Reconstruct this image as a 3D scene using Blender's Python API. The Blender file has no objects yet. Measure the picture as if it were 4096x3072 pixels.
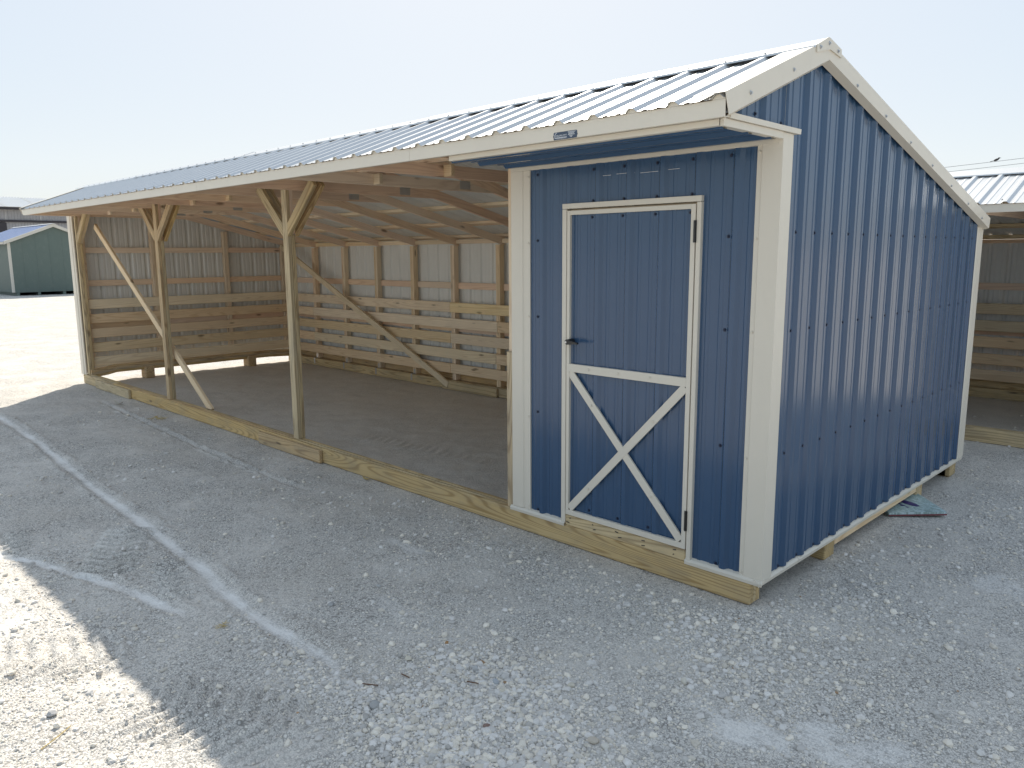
import bpy, math, random
import numpy as np
from mathutils import Vector, Matrix

# ------------------------------------------------------------------ camera, sky, sun, exposure
SC = bpy.context.scene
Z0 = 0.262                      # building coordinates are measured from the sill; the ground is Z0 below it
C = SC.collection
F_PX, W_PX = 3111.4, 4096.0
YAW, PITCH, ROLL = -0.77988, -0.16557, -0.00596
CAM = np.array((1.834, -3.7602, 1.65 + Z0))
def cam_axes():
    f = np.array((math.sin(YAW)*math.cos(PITCH), math.cos(YAW)*math.cos(PITCH), math.sin(PITCH)))
    r = np.array((math.cos(YAW), -math.sin(YAW), 0.0)); u = np.cross(r, f)
    c, s = math.cos(ROLL), math.sin(ROLL)
    return r*c + u*s, -r*s + u*c, f
AX_R, AX_U, AX_F = cam_axes()
cd = bpy.data.cameras.new("camera"); cam = bpy.data.objects.new("camera", cd); C.objects.link(cam)
cd.sensor_fit = 'HORIZONTAL'; cd.sensor_width = 36.0; cd.lens = F_PX/W_PX*36.0
cd.clip_start = 0.05; cd.clip_end = 3000.0
m = Matrix.Identity(4)
for i in range(3):
    m[i][0], m[i][1], m[i][2], m[i][3] = AX_R[i], AX_U[i], -AX_F[i], CAM[i]
cam.matrix_world = m
SC.camera = cam

SUN_EL = math.radians(41.9); SUN_H = (-0.713, 0.701)      # the sun stands behind and left of the shed
wd = bpy.data.worlds.new("World"); SC.world = wd; wd.use_nodes = True
wn = wd.node_tree; wn.nodes.clear()
sky = wn.nodes.new('ShaderNodeTexSky'); sky.sky_type = 'NISHITA'; sky.sun_disc = False
sky.sun_elevation = SUN_EL; sky.sun_rotation = math.atan2(SUN_H[0], SUN_H[1])
sky.air_density = 1.0; sky.dust_density = 1.6; sky.ozone_density = 1.0; sky.altitude = 200
gam = wn.nodes.new('ShaderNodeGamma'); gam.inputs['Gamma'].default_value = 0.1      # flattens the hazy sky's contrast so the shade gets more light
hsv = wn.nodes.new('ShaderNodeHueSaturation'); hsv.inputs['Saturation'].default_value = 3.2
bg = wn.nodes.new('ShaderNodeBackground'); bg.inputs['Strength'].default_value = 0.23
wo = wn.nodes.new('ShaderNodeOutputWorld')
wn.links.new(sky.outputs[0], gam.inputs[0]); wn.links.new(gam.outputs[0], hsv.inputs['Color']); tnt = wn.nodes.new('ShaderNodeMixRGB'); tnt.blend_type = 'MULTIPLY'; tnt.inputs[0].default_value = 1.0; tnt.inputs[2].default_value = (0.925, 0.965, 1.0, 1)
wn.links.new(hsv.outputs[0], tnt.inputs[1]); wn.links.new(tnt.outputs[0], bg.inputs[0]); wn.links.new(bg.outputs[0], wo.inputs[0])
sl = bpy.data.lights.new("sun", 'SUN'); sun = bpy.data.objects.new("sun", sl); C.objects.link(sun)
sl.energy = 2.1; sl.angle = math.radians(0.6); sl.color = (1.0, 0.93, 0.82)
sd = Vector((SUN_H[0]*math.cos(SUN_EL), SUN_H[1]*math.cos(SUN_EL), math.sin(SUN_EL)))
sun.rotation_euler = (-sd).to_track_quat('-Z', 'Y').to_euler(); sun.location = (-20, 20, 25)
SC.view_settings.view_transform = 'Standard'; SC.view_settings.look = 'None'
SC.view_settings.exposure = 1.75; SC.view_settings.gamma = 1.0; SC.view_settings.use_curve_mapping = False
SC.cycles.max_bounces = 14; SC.cycles.diffuse_bounces = 8
SC.render.resolution_x, SC.render.resolution_y = 1024, 768

rnd = random.Random(7); rng = np.random.default_rng(11)
PITCH_RIB = 0.2286

# ------------------------------------------------------------------ node helpers and materials
class NT:
    def __init__(s, name):
        s.m = bpy.data.materials.new(name); s.m.use_nodes = True; s.t = s.m.node_tree; s.t.nodes.clear()
        s.o = s.n('OutputMaterial'); s.b = s.n('BsdfPrincipled'); s.l(s.b.outputs[0], s.o.inputs[0])
    def n(s, k, **p):
        x = s.t.nodes.new('ShaderNode' + k)
        for a, v in p.items(): setattr(x, a, v)
        return x
    def l(s, a, b): s.t.links.new(a, b)
    def put(s, v, i):
        if hasattr(v, 'links') or isinstance(v, bpy.types.NodeSocket): s.l(v, i)
        else: i.default_value = v
    def math(s, op, a, b=0.0, clamp=False):
        x = s.n('Math', operation=op, use_clamp=clamp); s.put(a, x.inputs[0]); s.put(b, x.inputs[1]); return x.outputs[0]
    def vmul(s, v, k):
        x = s.n('VectorMath', operation='MULTIPLY'); s.put(v, x.inputs[0]); s.put(k, x.inputs[1]); return x.outputs[0]
    def vadd(s, v, k):
        x = s.n('VectorMath', operation='ADD'); s.put(v, x.inputs[0]); s.put(k, x.inputs[1]); return x.outputs[0]
    def noise(s, v, scale, detail=4.0, rough=0.55, out=0, dist=0.0):
        x = s.n('TexNoise'); s.put(v, x.inputs['Vector']); x.inputs['Scale'].default_value = scale
        x.inputs['Detail'].default_value = detail; x.inputs['Roughness'].default_value = rough
        x.inputs['Distortion'].default_value = dist; return x.outputs[out]
    def vor(s, v, scale, feature='F1', out='Distance', rand=1.0):
        x = s.n('TexVoronoi', feature=feature); s.put(v, x.inputs['Vector']); x.inputs['Scale'].default_value = scale
        x.inputs['Randomness'].default_value = rand; return x.outputs[out]
    def ramp(s, f, stops, interp='LINEAR'):
        x = s.n('ValToRGB'); s.put(f, x.inputs[0]); e = x.color_ramp.elements; x.color_ramp.interpolation = interp
        while len(e) < len(stops): e.new(0.5)
        for i, (p, c) in enumerate(stops):
            e[i].position = p; e[i].color = (c, c, c, 1) if isinstance(c, (int, float)) else (*c, 1)
        return x.outputs[0]
    def mix(s, f, a, b, mode='MIX'):
        x = s.n('MixRGB', blend_type=mode); s.put(f, x.inputs[0])
        for v, i in ((a, 1), (b, 2)):
            s.put((*v, 1) if isinstance(v, tuple) and len(v) == 3 else v, x.inputs[i])
        return x.outputs[0]
    def attr(s, name, out='Vector'):
        return s.n('Attribute', attribute_name=name).outputs[out]
    def rand(s): return s.n('ObjectInfo').outputs['Random']
    def pos(s): return s.n('NewGeometry').outputs['Position']
    def bump(s, h, strength, dist):
        x = s.n('Bump'); x.inputs['Strength'].default_value = strength; x.inputs['Distance'].default_value = dist
        s.put(h, x.inputs['Height']); s.l(x.outputs[0], s.b.inputs['Normal'])
    def set(s, **k):
        for a, v in k.items():
            i = s.b.inputs[a.replace('_', ' ')]
            s.put((*v, 1) if isinstance(v, tuple) and len(v) == 3 else v, i)
        return s.m

def m_wood(name, light, dark, knot, ring, grey=0.0, tint=0.12):
    t = NT(name); g = t.attr('grain'); r = t.rand()
    wob = t.noise(t.vmul(g, (1.1, 6, 6)), 1.0, 3)
    g2 = t.vadd(g, t.vmul(wob, (0.0, 0.05, 0.02)))
    bands = t.math('SINE', t.math('MULTIPLY', t.noise(t.vmul(g2, (0.30, 6.0, 5.0)), 1.0, 1, 0.4), 150.0))
    bands = t.ramp(t.math('MULTIPLY_ADD', bands, 0.5, ) if False else t.math('ADD', t.math('MULTIPLY', bands, 0.5), 0.5), [(0.0, 0.0), (0.6, 0.10), (0.9, 0.8), (1.0, 1.0)])
    streak = t.noise(t.vmul(g, (2.2, 160, 160)), 1.0, 3, 0.6)
    blot = t.noise(t.vmul(g, (1.3, 4, 4)), 1.0, 3)
    v = t.math('ADD', t.math('MULTIPLY', bands, ring), t.math('MULTIPLY', streak, 0.42))
    v = t.math('ADD', v, t.math('MULTIPLY', blot, 0.35))
    col = t.mix(t.ramp(v, [(0.25, 0.0), (0.95, 1.0)]), light, dark)
    kd = t.vor(t.vadd(t.vmul(g2, (2.4, 9.0, 4.0)), (3.1, 1.7, 0.4)), 1.0)
    km = t.ramp(kd, [(0.07, 1.0), (0.17, 0.0)])
    keep = t.ramp(t.noise(t.vmul(g, (1.4, 2.0, 2.0)), 1.0, 1), [(0.47, 0.0), (0.53, 1.0)])
    km = t.math('MULTIPLY', km, keep)
    col = t.mix(t.math('MULTIPLY', km, 0.75), col, knot)
    hs = t.n('HueSaturation'); t.put(col, hs.inputs['Color'])
    t.put(t.math('ADD', t.math('MULTIPLY', r, 2*tint), 1.0 - tint), hs.inputs['Value'])
    t.put(t.math('ADD', t.math('MULTIPLY', t.math('FRACT', t.math('MULTIPLY', r, 7.3)), 0.35), 0.80), hs.inputs['Saturation'])
    t.put(t.math('ADD', t.math('MULTIPLY', t.math('FRACT', t.math('MULTIPLY', r, 3.7)), -0.016), 0.508), hs.inputs['Hue'])
    dirt = t.ramp(t.noise(t.vmul(g, (2.5, 8, 8)), 1.3, 5, 0.65), [(0.45, 0.0), (0.75, 1.0)])
    c2 = t.mix(t.math('MULTIPLY', dirt, grey), hs.outputs[0], (0.20, 0.185, 0.16))
    t.bump(t.math('ADD', t.math('MULTIPLY', streak, 0.5), t.math('MULTIPLY', bands, -0.3)), 0.35, 0.002)
    return t.set(Base_Color=c2, Roughness=0.72, Specular_IOR_Level=0.3)

def m_metal(name, col, rough, spec=0.5, metallic=0.0, dirt=0.0, dirtcol=(0.3, 0.29, 0.27), coat=0.0, wob=0.25, wobd=0.0015):
    t = NT(name); p = t.pos()
    n1 = t.noise(p, 2.2, 4); n2 = t.noise(t.vmul(p, (5, 5, 3.0)), 1.5, 5, 0.65)
    c = t.mix(t.math('MULTIPLY', t.ramp(n1, [(0.3, 0.0), (0.8, 1.0)]), 0.25), col, tuple(min(1, x*1.16) for x in col))
    c = t.mix(t.math('MULTIPLY', t.ramp(n2, [(0.5, 0.0), (0.85, 1.0)]), dirt), c, dirtcol)
    rg = t.math('ADD', t.math('MULTIPLY', n2, 0.08), rough - 0.04)
    t.bump(t.noise(t.vmul(p, (5, 5, 2.0)), 1.0, 2), wob, wobd)
    return t.set(Base_Color=c, Roughness=rg, Specular_IOR_Level=spec, Metallic=metallic, Coat_Weight=coat, Coat_Roughness=0.15)

def m_plain(name, col, rough=0.6, metallic=0.0, spec=0.5):
    t = NT(name); n = t.noise(t.pos(), 14.0, 4)
    c = t.mix(t.math('MULTIPLY', n, 0.5), tuple(x*0.85 for x in col), tuple(min(1, x*1.15) for x in col))
    return t.set(Base_Color=c, Roughness=rough, Metallic=metallic, Specular_IOR_Level=spec)

def m_ground():
    t = NT('limestone_ground'); p = t.pos()
    dust_crest_light = t.attr('dust_crest_light', 'Fac'); brown = t.attr('soil', 'Fac')
    big = t.noise(p, 0.55, 4); mid = t.noise(p, 3.5, 5, 0.6)
    rough = t.ramp(t.noise(p, 1.7, 4, 0.6), [(0.34, 0.40), (0.58, 1.0)])           # where loose chippings lie on the packed fines
    def layer(scale):
        v = t.n('TexVoronoi', feature='F1'); v.inputs['Scale'].default_value = scale; t.put(t.vadd(p, t.vmul(t.noise(p, scale*1.3, 2, out=1), (0.4/scale, 0.4/scale, 0.0))), v.inputs['Vector'])
        sp = t.n('SeparateColor'); t.l(v.outputs['Color'], sp.inputs[0]); return sp, v.outputs['Distance']
    c1, d1 = layer(58.0); c2, d2 = layer(115.0); c3, d3 = layer(240.0)
    fines = t.mix(t.ramp(big, [(0.3, 0.0), (0.7, 1.0)]), (0.66, 0.615, 0.55), (0.78, 0.735, 0.665))
    fines = t.mix(t.ramp(mid, [(0.35, 0.0), (0.7, 1.0)]), t.mix(0.4, fines, (0.51, 0.475, 0.42)), fines)
    c = t.mix(t.math('MULTIPLY', rough, 0.9), fines, t.ramp(c3.outputs[0], [(0.0, (0.48, 0.455, 0.42)), (0.5, (0.69, 0.655, 0.60)), (1.0, (0.86, 0.825, 0.76))]))
    c = t.mix(t.math('MULTIPLY', t.ramp(d3, [(0.35, 0.0), (0.7, 1.0)]), t.math('MULTIPLY', rough, 0.5)), c, (0.30, 0.285, 0.26))
    for (cc, dd_, thr, am) in ((c2, d2, 0.56, 0.95), (c1, d1, 0.78, 0.95)):
        on = t.math('MULTIPLY', t.ramp(cc.outputs[1], [(thr-0.02, 0.0), (thr+0.02, 1.0)]), rough)
        st = t.ramp(cc.outputs[0], [(0.0, (0.57, 0.545, 0.51)), (0.5, (0.75, 0.72, 0.67)), (0.8, (0.84, 0.78, 0.68)), (1.0, (0.88, 0.85, 0.79))])
        st = t.mix(t.ramp(dd_, [(0.30, 0.0), (0.52, 1.0)]), st, (0.29, 0.275, 0.25))
        c = t.mix(t.math('MULTIPLY', on, am), c, st)
    c = t.mix(t.math('MULTIPLY', brown, 0.85), c, t.mix(t.math('ADD', t.math('MULTIPLY', mid, 0.5), t.math('MULTIPLY', c3.outputs[0], 0.5)), (0.44, 0.39, 0.325), (0.70, 0.64, 0.555)))
    stk = t.math('ADD', t.math('MULTIPLY', t.noise(t.vmul(p, (5.0, 55.0, 1)), 1.0, 4, 0.65), 0.5), t.math('MULTIPLY', t.noise(p, 42.0, 5, 0.75), 0.5))
    dn = t.ramp(t.math('ADD', dust_crest_light, t.math('MULTIPLY', t.math('SUBTRACT', stk, 0.5), 2.0)), [(0.25, 0.0), (0.55, 0.32), (1.05, 0.80)])
    dn = t.math('MULTIPLY', dn, t.ramp(dust_crest_light, [(0.0, 0.0), (0.35, 1.0)]))
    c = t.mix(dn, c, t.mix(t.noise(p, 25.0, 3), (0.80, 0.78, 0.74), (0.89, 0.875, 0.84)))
    h = t.math('ADD', t.math('MULTIPLY', d2, -0.6), t.math('MULTIPLY', d3, -0.4)); h = t.math('ADD', h, t.math('MULTIPLY', d1, -0.6))
    h = t.math('MULTIPLY', h, rough); h = t.math('ADD', h, t.math('MULTIPLY', t.noise(p, 26.0, 5), 0.9))
    h = t.math('MULTIPLY', h, t.math('SUBTRACT', 1.0, t.math('MULTIPLY', dn, 0.8)))
    t.bump(h, 0.6, 0.009)
    return t.set(Base_Color=c, Roughness=0.95, Specular_IOR_Level=0.15)

def m_stone():
    t = NT('crushed_limestone'); p = t.pos(); a = t.attr('tint', 'Color')
    c = t.mix(t.ramp(t.noise(p, 60.0, 4), [(0.3, 0.0), (0.75, 1.0)]), t.mix(0.25, a, (0.40, 0.37, 0.32)), a)
    t.bump(t.noise(p, 180.0, 3), 0.5, 0.002)
    return t.set(Base_Color=c, Roughness=0.92, Specular_IOR_Level=0.15)

def m_foam():
    t = NT('printed_board'); p = t.pos()
    w = t.noise(t.vmul(p, (6.0, 14.0, 1.0)), 3.0, 3, 0.6, dist=2.5)
    c = t.mix(t.ramp(w, [(0.46, 0.0), (0.54, 1.0)]), (0.50, 0.62, 0.63), (0.26, 0.36, 0.34))
    return t.set(Base_Color=c, Roughness=0.6)

M = dict(
    treated=m_wood('treated_pine', (0.63, 0.475, 0.26), (0.33, 0.215, 0.10), (0.09, 0.055, 0.03), 0.42, 0.45, 0.10),
    pine=m_wood('pine_lumber', (0.80, 0.645, 0.45), (0.60, 0.435, 0.27), (0.15, 0.085, 0.045), 0.35, 0.08, 0.12),
    rafter=m_wood('pine_rafter', (0.83, 0.64, 0.47), (0.65, 0.46, 0.325), (0.13, 0.07, 0.04), 0.35, 0.08, 0.10),
    slat=m_wood('pine_slat', (0.85, 0.69, 0.47), (0.65, 0.48, 0.29), (0.12, 0.07, 0.035), 0.40, 0.12, 0.12),
    foamgrey=m_plain('grey_closure_foam', (0.16, 0.17, 0.19), 0.9),
    screwblue=m_plain('dark_blue_screw', (0.008, 0.018, 0.05), 0.5),
    blue=m_metal('blue_painted_steel', (0.038, 0.082, 0.158), 0.19, 0.5, 0.0, 0.03, (0.20, 0.19, 0.17), 0.1, 0.10, 0.0015),
    back=m_metal('grey_panel_backing', (0.68, 0.68, 0.65), 0.42, 0.4, 0.0, 0.10),
    tan=m_metal('tan_trim', (0.66, 0.61, 0.52), 0.38, 0.4, 0.0, 0.08, (0.42, 0.38, 0.31)),
    roof=m_metal('white_roof_steel', (0.60, 0.61, 0.61), 0.34, 0.5, 0.45, 0.12, (0.45, 0.44, 0.42)),
    green=m_metal('green_siding', (0.11, 0.145, 0.13), 0.6, 0.3, 0.0, 0.15),
    gtrim=m_plain('pale_trim', (0.60, 0.57, 0.50), 0.6),
    broof=m_metal('bluish_roof_steel', (0.42, 0.47, 0.62), 0.35, 0.5, 0.2, 0.1),
    barn=m_metal('grey_barn_siding', (0.38, 0.37, 0.375), 0.5, 0.4, 0.0, 0.1),
    maroon=m_plain('dark_eave', (0.035, 0.03, 0.035), 0.6),
    black=m_plain('black_hardware', (0.018, 0.018, 0.018), 0.4),
    steel=m_plain('galvanised_steel', (0.55, 0.56, 0.57), 0.35, 0.9),
    plate=m_plain('navy_plate', (0.045, 0.07, 0.115), 0.45),
    white=m_plain('white_print', (0.80, 0.82, 0.84), 0.5),
    foam=m_foam(), purple=m_plain('purple_print', (0.035, 0.025, 0.16), 0.5), red=m_plain('dark_red_edge', (0.20, 0.05, 0.06), 0.7),
    ground=m_ground(), stone=m_stone(),
    straw=m_plain('dry_straw', (0.55, 0.42, 0.17), 0.8), bark=m_plain('brown_bark', (0.16, 0.085, 0.05), 0.85),
    wire=m_plain('wire_grey', (0.10, 0.10, 0.11), 0.6), polewood=m_plain('pole_wood', (0.16, 0.12, 0.09), 0.85),
    feather=m_plain('dark_feathers', (0.03, 0.03, 0.035), 0.7),
)

# ------------------------------------------------------------------ mesh helpers
class MB:
    def __init__(s): s.v, s.f, s.g, s.mi = [], [], [], []
    def add(s, vs, fs, gr=None, mi=0):
        o = len(s.v); s.v += [tuple(v) for v in vs]; s.f += [tuple(i + o for i in f) for f in fs]
        s.g += list(gr) if gr is not None else [tuple(v) for v in vs]; s.mi += [mi]*len(fs)
    def obox(s, c, ax, hs, ch=0.003, mi=0):
        """Oriented chamfered box: centre, three unit axes, three half sizes."""
        c = Vector(c); ax = [Vector(a) for a in ax]; ch = min(ch, min(hs)*0.35)
        vs, loc = [], []; idx = {}
        for a in (0, 1, 2):
            for sx in (-1, 1):
                for sy in (-1, 1):
                    for sz in (-1, 1):
                        sg = (sx, sy, sz)
                        l = [sg[k]*(hs[k] - (0 if k == a else ch)) for k in range(3)]
                        idx[(a,)+sg] = len(vs); loc.append(l); vs.append(c + ax[0]*l[0] + ax[1]*l[1] + ax[2]*l[2])
        fs = []
        for a in range(3):
            b, d = (a+1) % 3, (a+2) % 3
            for sg in (-1, 1):
                def k(sb, sd_):
                    t = [0, 0, 0]; t[a] = sg; t[b] = sb; t[d] = sd_; return idx[(a,)+tuple(t)]
                q = [k(-1, -1), k(1, -1), k(1, 1), k(-1, 1)]; fs.append(q if sg > 0 else q[::-1])
        for a in range(3):                                             # edge chamfers, running along axis a
            b, d = (a+1) % 3, (a+2) % 3
            for sb in (-1, 1):
                for sd_ in (-1, 1):
                    def k(face, sa):
                        t = [0, 0, 0]; t[a] = sa; t[b] = sb; t[d] = sd_; return idx[(face,)+tuple(t)]
                    q = [k(b, -1), k(b, 1), k(d, 1), k(d, -1)]; fs.append(q if sb*sd_ < 0 else q[::-1])
        for sx in (-1, 1):
            for sy in (-1, 1):
                for sz in (-1, 1):
                    q = [idx[(0, sx, sy, sz)], idx[(1, sx, sy, sz)], idx[(2, sx, sy, sz)]]
                    fs.append(q if sx*sy*sz > 0 else q[::-1])
        order = sorted(range(3), key=lambda k: -hs[k]); off = (rnd.uniform(0, 60), rnd.uniform(0, 60), rnd.uniform(0, 60))
        s.add(vs, fs, [tuple(l[order[k]] + off[k] for k in range(3)) for l in loc], mi)
        return s
    def box(s, lo, hi, ch=0.003, mi=0):
        return s.obox([(a+b)/2 for a, b in zip(lo, hi)], ((1,0,0),(0,1,0),(0,0,1)), [abs(b-a)/2 for a, b in zip(lo, hi)], ch, mi)
    def beam(s, p0, p1, w, h, side=(0,1,0), ch=0.003):
        """Board from p0 to p1, h wide across, w thick along 'side'."""
        p0, p1 = Vector(p0), Vector(p1); d = (p1-p0); L = d.length; d.normalize()
        sd_ = Vector(side); sd_ = (sd_ - d*sd_.dot(d)).normalized(); u = d.cross(sd_)
        return s.obox((p0+p1)/2, (d, sd_, u), (L/2, w/2, h/2), ch)
    def prism(s, poly, vec, mi=0, grain=None):
        """Closed polygon (list of points) extruded along vec."""
        n = len(poly); vec = Vector(vec); a = [Vector(p) for p in poly]; b = [p+vec for p in a]
        fs = [(i, (i+1) % n, n+(i+1) % n, n+i) for i in range(n)] + [tuple(range(n))[::-1], tuple(range(n, 2*n))]
        gr = None
        if grain:
            d = Vector(grain).normalized(); off = Vector((rnd.uniform(0, 60), rnd.uniform(0, 60), rnd.uniform(0, 60)))
            e = d.orthogonal().normalized(); g = d.cross(e)
            gr = [(p.dot(d)+off.x, p.dot(e)+off.y, p.dot(g)+off.z) for p in a+b]
        s.add(a+b, fs, gr, mi); return s
    def tube(s, p0, p1, r0, r1=None, n=8):
        p0, p1 = Vector(p0), Vector(p1); r1 = r0 if r1 is None else r1; d = (p1-p0).normalized(); e = d.orthogonal().normalized(); g = d.cross(e)
        vs = [p + (e*math.cos(2*math.pi*i/n) + g*math.sin(2*math.pi*i/n))*r for p, r in ((p0, r0), (p1, r1)) for i in range(n)]
        fs = [(i, (i+1) % n, n+(i+1) % n, n+i) for i in range(n)] + [tuple(range(n))[::-1], tuple(range(n, 2*n))]
        s.add(vs, fs); return s

def mesh_of(name, mb, mats, zoff=Z0, smooth=False):
    me = bpy.data.meshes.new(name)
    me.from_pydata([(x, y, z+zoff) for x, y, z in mb.v], [], mb.f)
    for mt in (mats if isinstance(mats, (list, tuple)) else [mats]): me.materials.append(M[mt])
    if any(mb.mi): me.polygons.foreach_set('material_index', mb.mi)
    a = me.attributes.new('grain', 'FLOAT_VECTOR', 'POINT'); a.data.foreach_set('vector', np.array(mb.g, dtype=np.float32).ravel())
    if smooth: me.polygons.foreach_set('use_smooth', [True]*len(me.polygons))
    me.update(); return me

def put(name, me, parent=None, loc=(0, 0, 0), rot=(0, 0, 0)):
    o = bpy.data.objects.new(name, me); C.objects.link(o); o.location = loc; o.rotation_euler = rot
    if parent is not None:
        o.parent = parent
        if parent.type == 'EMPTY': o.matrix_parent_inverse = Matrix.Translation(-Vector(parent.location))
    return o
def part(name, mb, mats, parent, **k): return put(name, mesh_of(name, mb, mats, **k), parent)
def thing(name, label, cat, loc=(0, 0, 0), group=None):
    o = bpy.data.objects.new(name, None); C.objects.link(o); o.location = loc; o.empty_display_size = 0.3
    o['label'] = label; o['category'] = cat
    if group: o['group'] = group
    return o
def tag(o, label, cat, group=None):
    o['label'] = label; o['category'] = cat
    if group: o['group'] = group
    return o

def rib_profile(u0, u1, c0):
    base = [(-0.033, 0), (-0.013, 0.019), (0.013, 0.019), (0.033, 0), (0.061, 0), (0.067, 0.0035), (0.083, 0.0035), (0.089, 0),
            (0.1396, 0), (0.1456, 0.0035), (0.1616, 0.0035), (0.1676, 0)]
    k0 = int(math.floor((u0-c0)/PITCH_RIB)) - 1; pts = []
    while c0 + k0*PITCH_RIB < u1 + 0.3:
        pts += [(c0 + k0*PITCH_RIB + a, h) for a, h in base]; k0 += 1
    us = [p[0] for p in pts]; hs = [p[1] for p in pts]
    return [(u0, float(np.interp(u0, us, hs)))] + [p for p in pts if u0 < p[0] < u1] + [(u1, float(np.interp(u1, us, hs)))]

def sheet(u0, u1, c0, fn, v=(0.0, 1.0), thick=0.0012):
    """Ribbed steel sheet: fn(u, h, v) -> point; outer face material 0, inner face material 1."""
    mb = MB(); pr = rib_profile(u0, u1, c0); n = len(pr)
    for layer, dh in ((0, 0.0), (1, -thick)):
        vs = [fn(u, h+dh, t) for t in v for u, h in pr]
        fs = [(j*n+i, j*n+i+1, (j+1)*n+i+1, (j+1)*n+i) for j in range(len(v)-1) for i in range(n-1)]
        mb.add(vs, fs if layer == 0 else [f[::-1] for f in fs], mi=layer)
    return mb

# screw head, axis +Z
sc = MB(); sc.tube((0, 0, 0), (0, 0, 0.002), 0.0100, 0.0090, 10); sc.tube((0, 0, 0.002), (0, 0, 0.0075), 0.0056, 0.0052, 6)
SCREW = {k: mesh_of('screw_'+k, sc, {'blue': 'screwblue'}.get(k, k), zoff=0.0) for k in ('blue', 'tan', 'steel')}
def screw(kind, p, facing, parent):
    rot = {'x': (0, math.pi/2, 0), '-y': (math.pi/2, 0, 0), 'z': (0, 0, 0)}[facing] if isinstance(facing, str) else facing
    return put('screw', SCREW[kind], parent, (p[0], p[1], p[2]+Z0), rot)

# ------------------------------------------------------------------ run-in shed, main roof numbers (y, z)
EAVE, RIDGE, REAR = (-0.64, 2.305), (0.344, 2.690), (3.665, 1.892)
SF = (RIDGE[1]-EAVE[1])/(RIDGE[0]-EAVE[0]); SR = (RIDGE[1]-REAR[1])/(REAR[0]-RIDGE[0])
def roof_z(y): return EAVE[1] + SF*(y-EAVE[0]) if y < RIDGE[0] else RIDGE[1] - SR*(y-RIDGE[0])
XL = -11.18

shed = thing('run_in_shed', 'long open-front wooden run-in shed with blue metal tack room and white ribbed roof', 'shed', (-5.5, 1.8, 0))

def xskew(x, y):
    if x > -10.75: return x
    t = min(1.0, (y-EAVE[0])/(RIDGE[0]-EAVE[0])); return -10.75 + (x+10.75)*(1 + t)
# roof sheets, three feet each
edges = [0.035] + [-0.08 - 0.9144*k for k in range(12)] + [-11.0]
for a, b in zip(edges[1:], edges[:-1]):
    fr = sheet(a, b, 0.003, lambda u, h, v: (xskew(u, EAVE[0]+v*(RIDGE[0]-EAVE[0])), EAVE[0]+v*(RIDGE[0]-EAVE[0]) - h*0.364, EAVE[1]+v*(RIDGE[1]-EAVE[1]) + h*0.931), (0, 0.35, 0.7, 0.995))
    part('roof_panel', fr, ['roof', 'back'], shed)
    rr = sheet(a, b, 0.003, lambda u, h, v: (xskew(u, 9), REAR[0]+v*(RIDGE[0]-REAR[0]) + h*0.234, REAR[1]+v*(RIDGE[1]-REAR[1]) + h*0.972), (0, 0.995))
    rp = part('roof_panel', rr, ['roof', 'back'], shed)
# ridge cap pieces with a hemmed lip
def ridge_piece(x0, x1, dz, parent, R, sf, sr, leg=0.165, up=0.026):
    y, z = R[0], R[1] + up + dz
    af, ar = math.atan(sf), math.atan(sr)
    pf = (y - leg*math.cos(af), z - leg*math.sin(af)); pr_ = (y + leg*math.cos(ar), z - leg*math.sin(ar))
    sec = [(y, z+0.002), (y-0.02, z-0.006), pf, (pf[0]-0.004, pf[1]-0.012), (pf[0]+0.002, pf[1]-0.011), (pf[0]+0.008, pf[1]-0.001), (y, z-0.006),
           (pr_[0]-0.008, pr_[1]-0.001), (pr_[0]-0.002, pr_[1]-0.011), (pr_[0]+0.004, pr_[1]-0.012), pr_]
    mb = MB(); mb.prism([(x0, a, b) for a, b in sec], (x1-x0, 0, 0)); return part('ridge_cap', mb, 'roof', parent)
rx = [0.05, -3.05, -6.0, -8.9, -11.28]
caps = [ridge_piece(rx[i+1]-0.05 if i < 3 else rx[i+1], rx[i], (0.004, 0.0, 0.004, 0.0)[i], shed, RIDGE, SF, SR) for i in range(4)]
for k in range(1, 48):
    x = 0.003 - k*PITCH_RIB
    if x < -11: break
    cap = caps[min(3, max(0, next(i for i in range(4) if x > rx[i+1]-0.001)))]
    screw('steel', (x, RIDGE[0]-0.145*math.cos(math.atan(SF)), RIDGE[1]+0.032-0.145*math.sin(math.atan(SF))), (math.atan(SF), 0, 0), cap)
for i in range(4):                                       # foam closure under the front leg of the cap
    mb = MB(); yc = RIDGE[0]-0.105; mb.prism([(rx[i+1]+0.06, yc, roof_z(yc)-0.002), (rx[i+1]+0.06, yc, roof_z(yc)+0.021), (rx[i+1]+0.06, yc+0.03, roof_z(yc+0.03)+0.021), (rx[i+1]+0.06, yc+0.03, roof_z(yc+0.03)-0.002)], (rx[i]-rx[i+1]-0.07, 0, 0)); part('ridge_closure', mb, 'foamgrey', caps[i])
# end cover of the ridge at the gable
e = MB(); e.prism([(0.046, 0.21, 2.63), (0.046, 0.205, 2.665), (0.046, RIDGE[0]-0.01, 2.722), (0.046, RIDGE[0]+0.01, 2.722), (0.046, 0.50, 2.69), (0.046, 0.505, 2.65), (0.046, RIDGE[0]+0.02, 2.668)], (0.006, 0, 0))
rc = part('ridge_end_cover', e, 'tan', shed)
for p in ((0.053, 0.245, 2.66), (0.053, 0.345, 2.695), (0.053, 0.455, 2.675)): screw('steel', p, 'x', rc)

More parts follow.
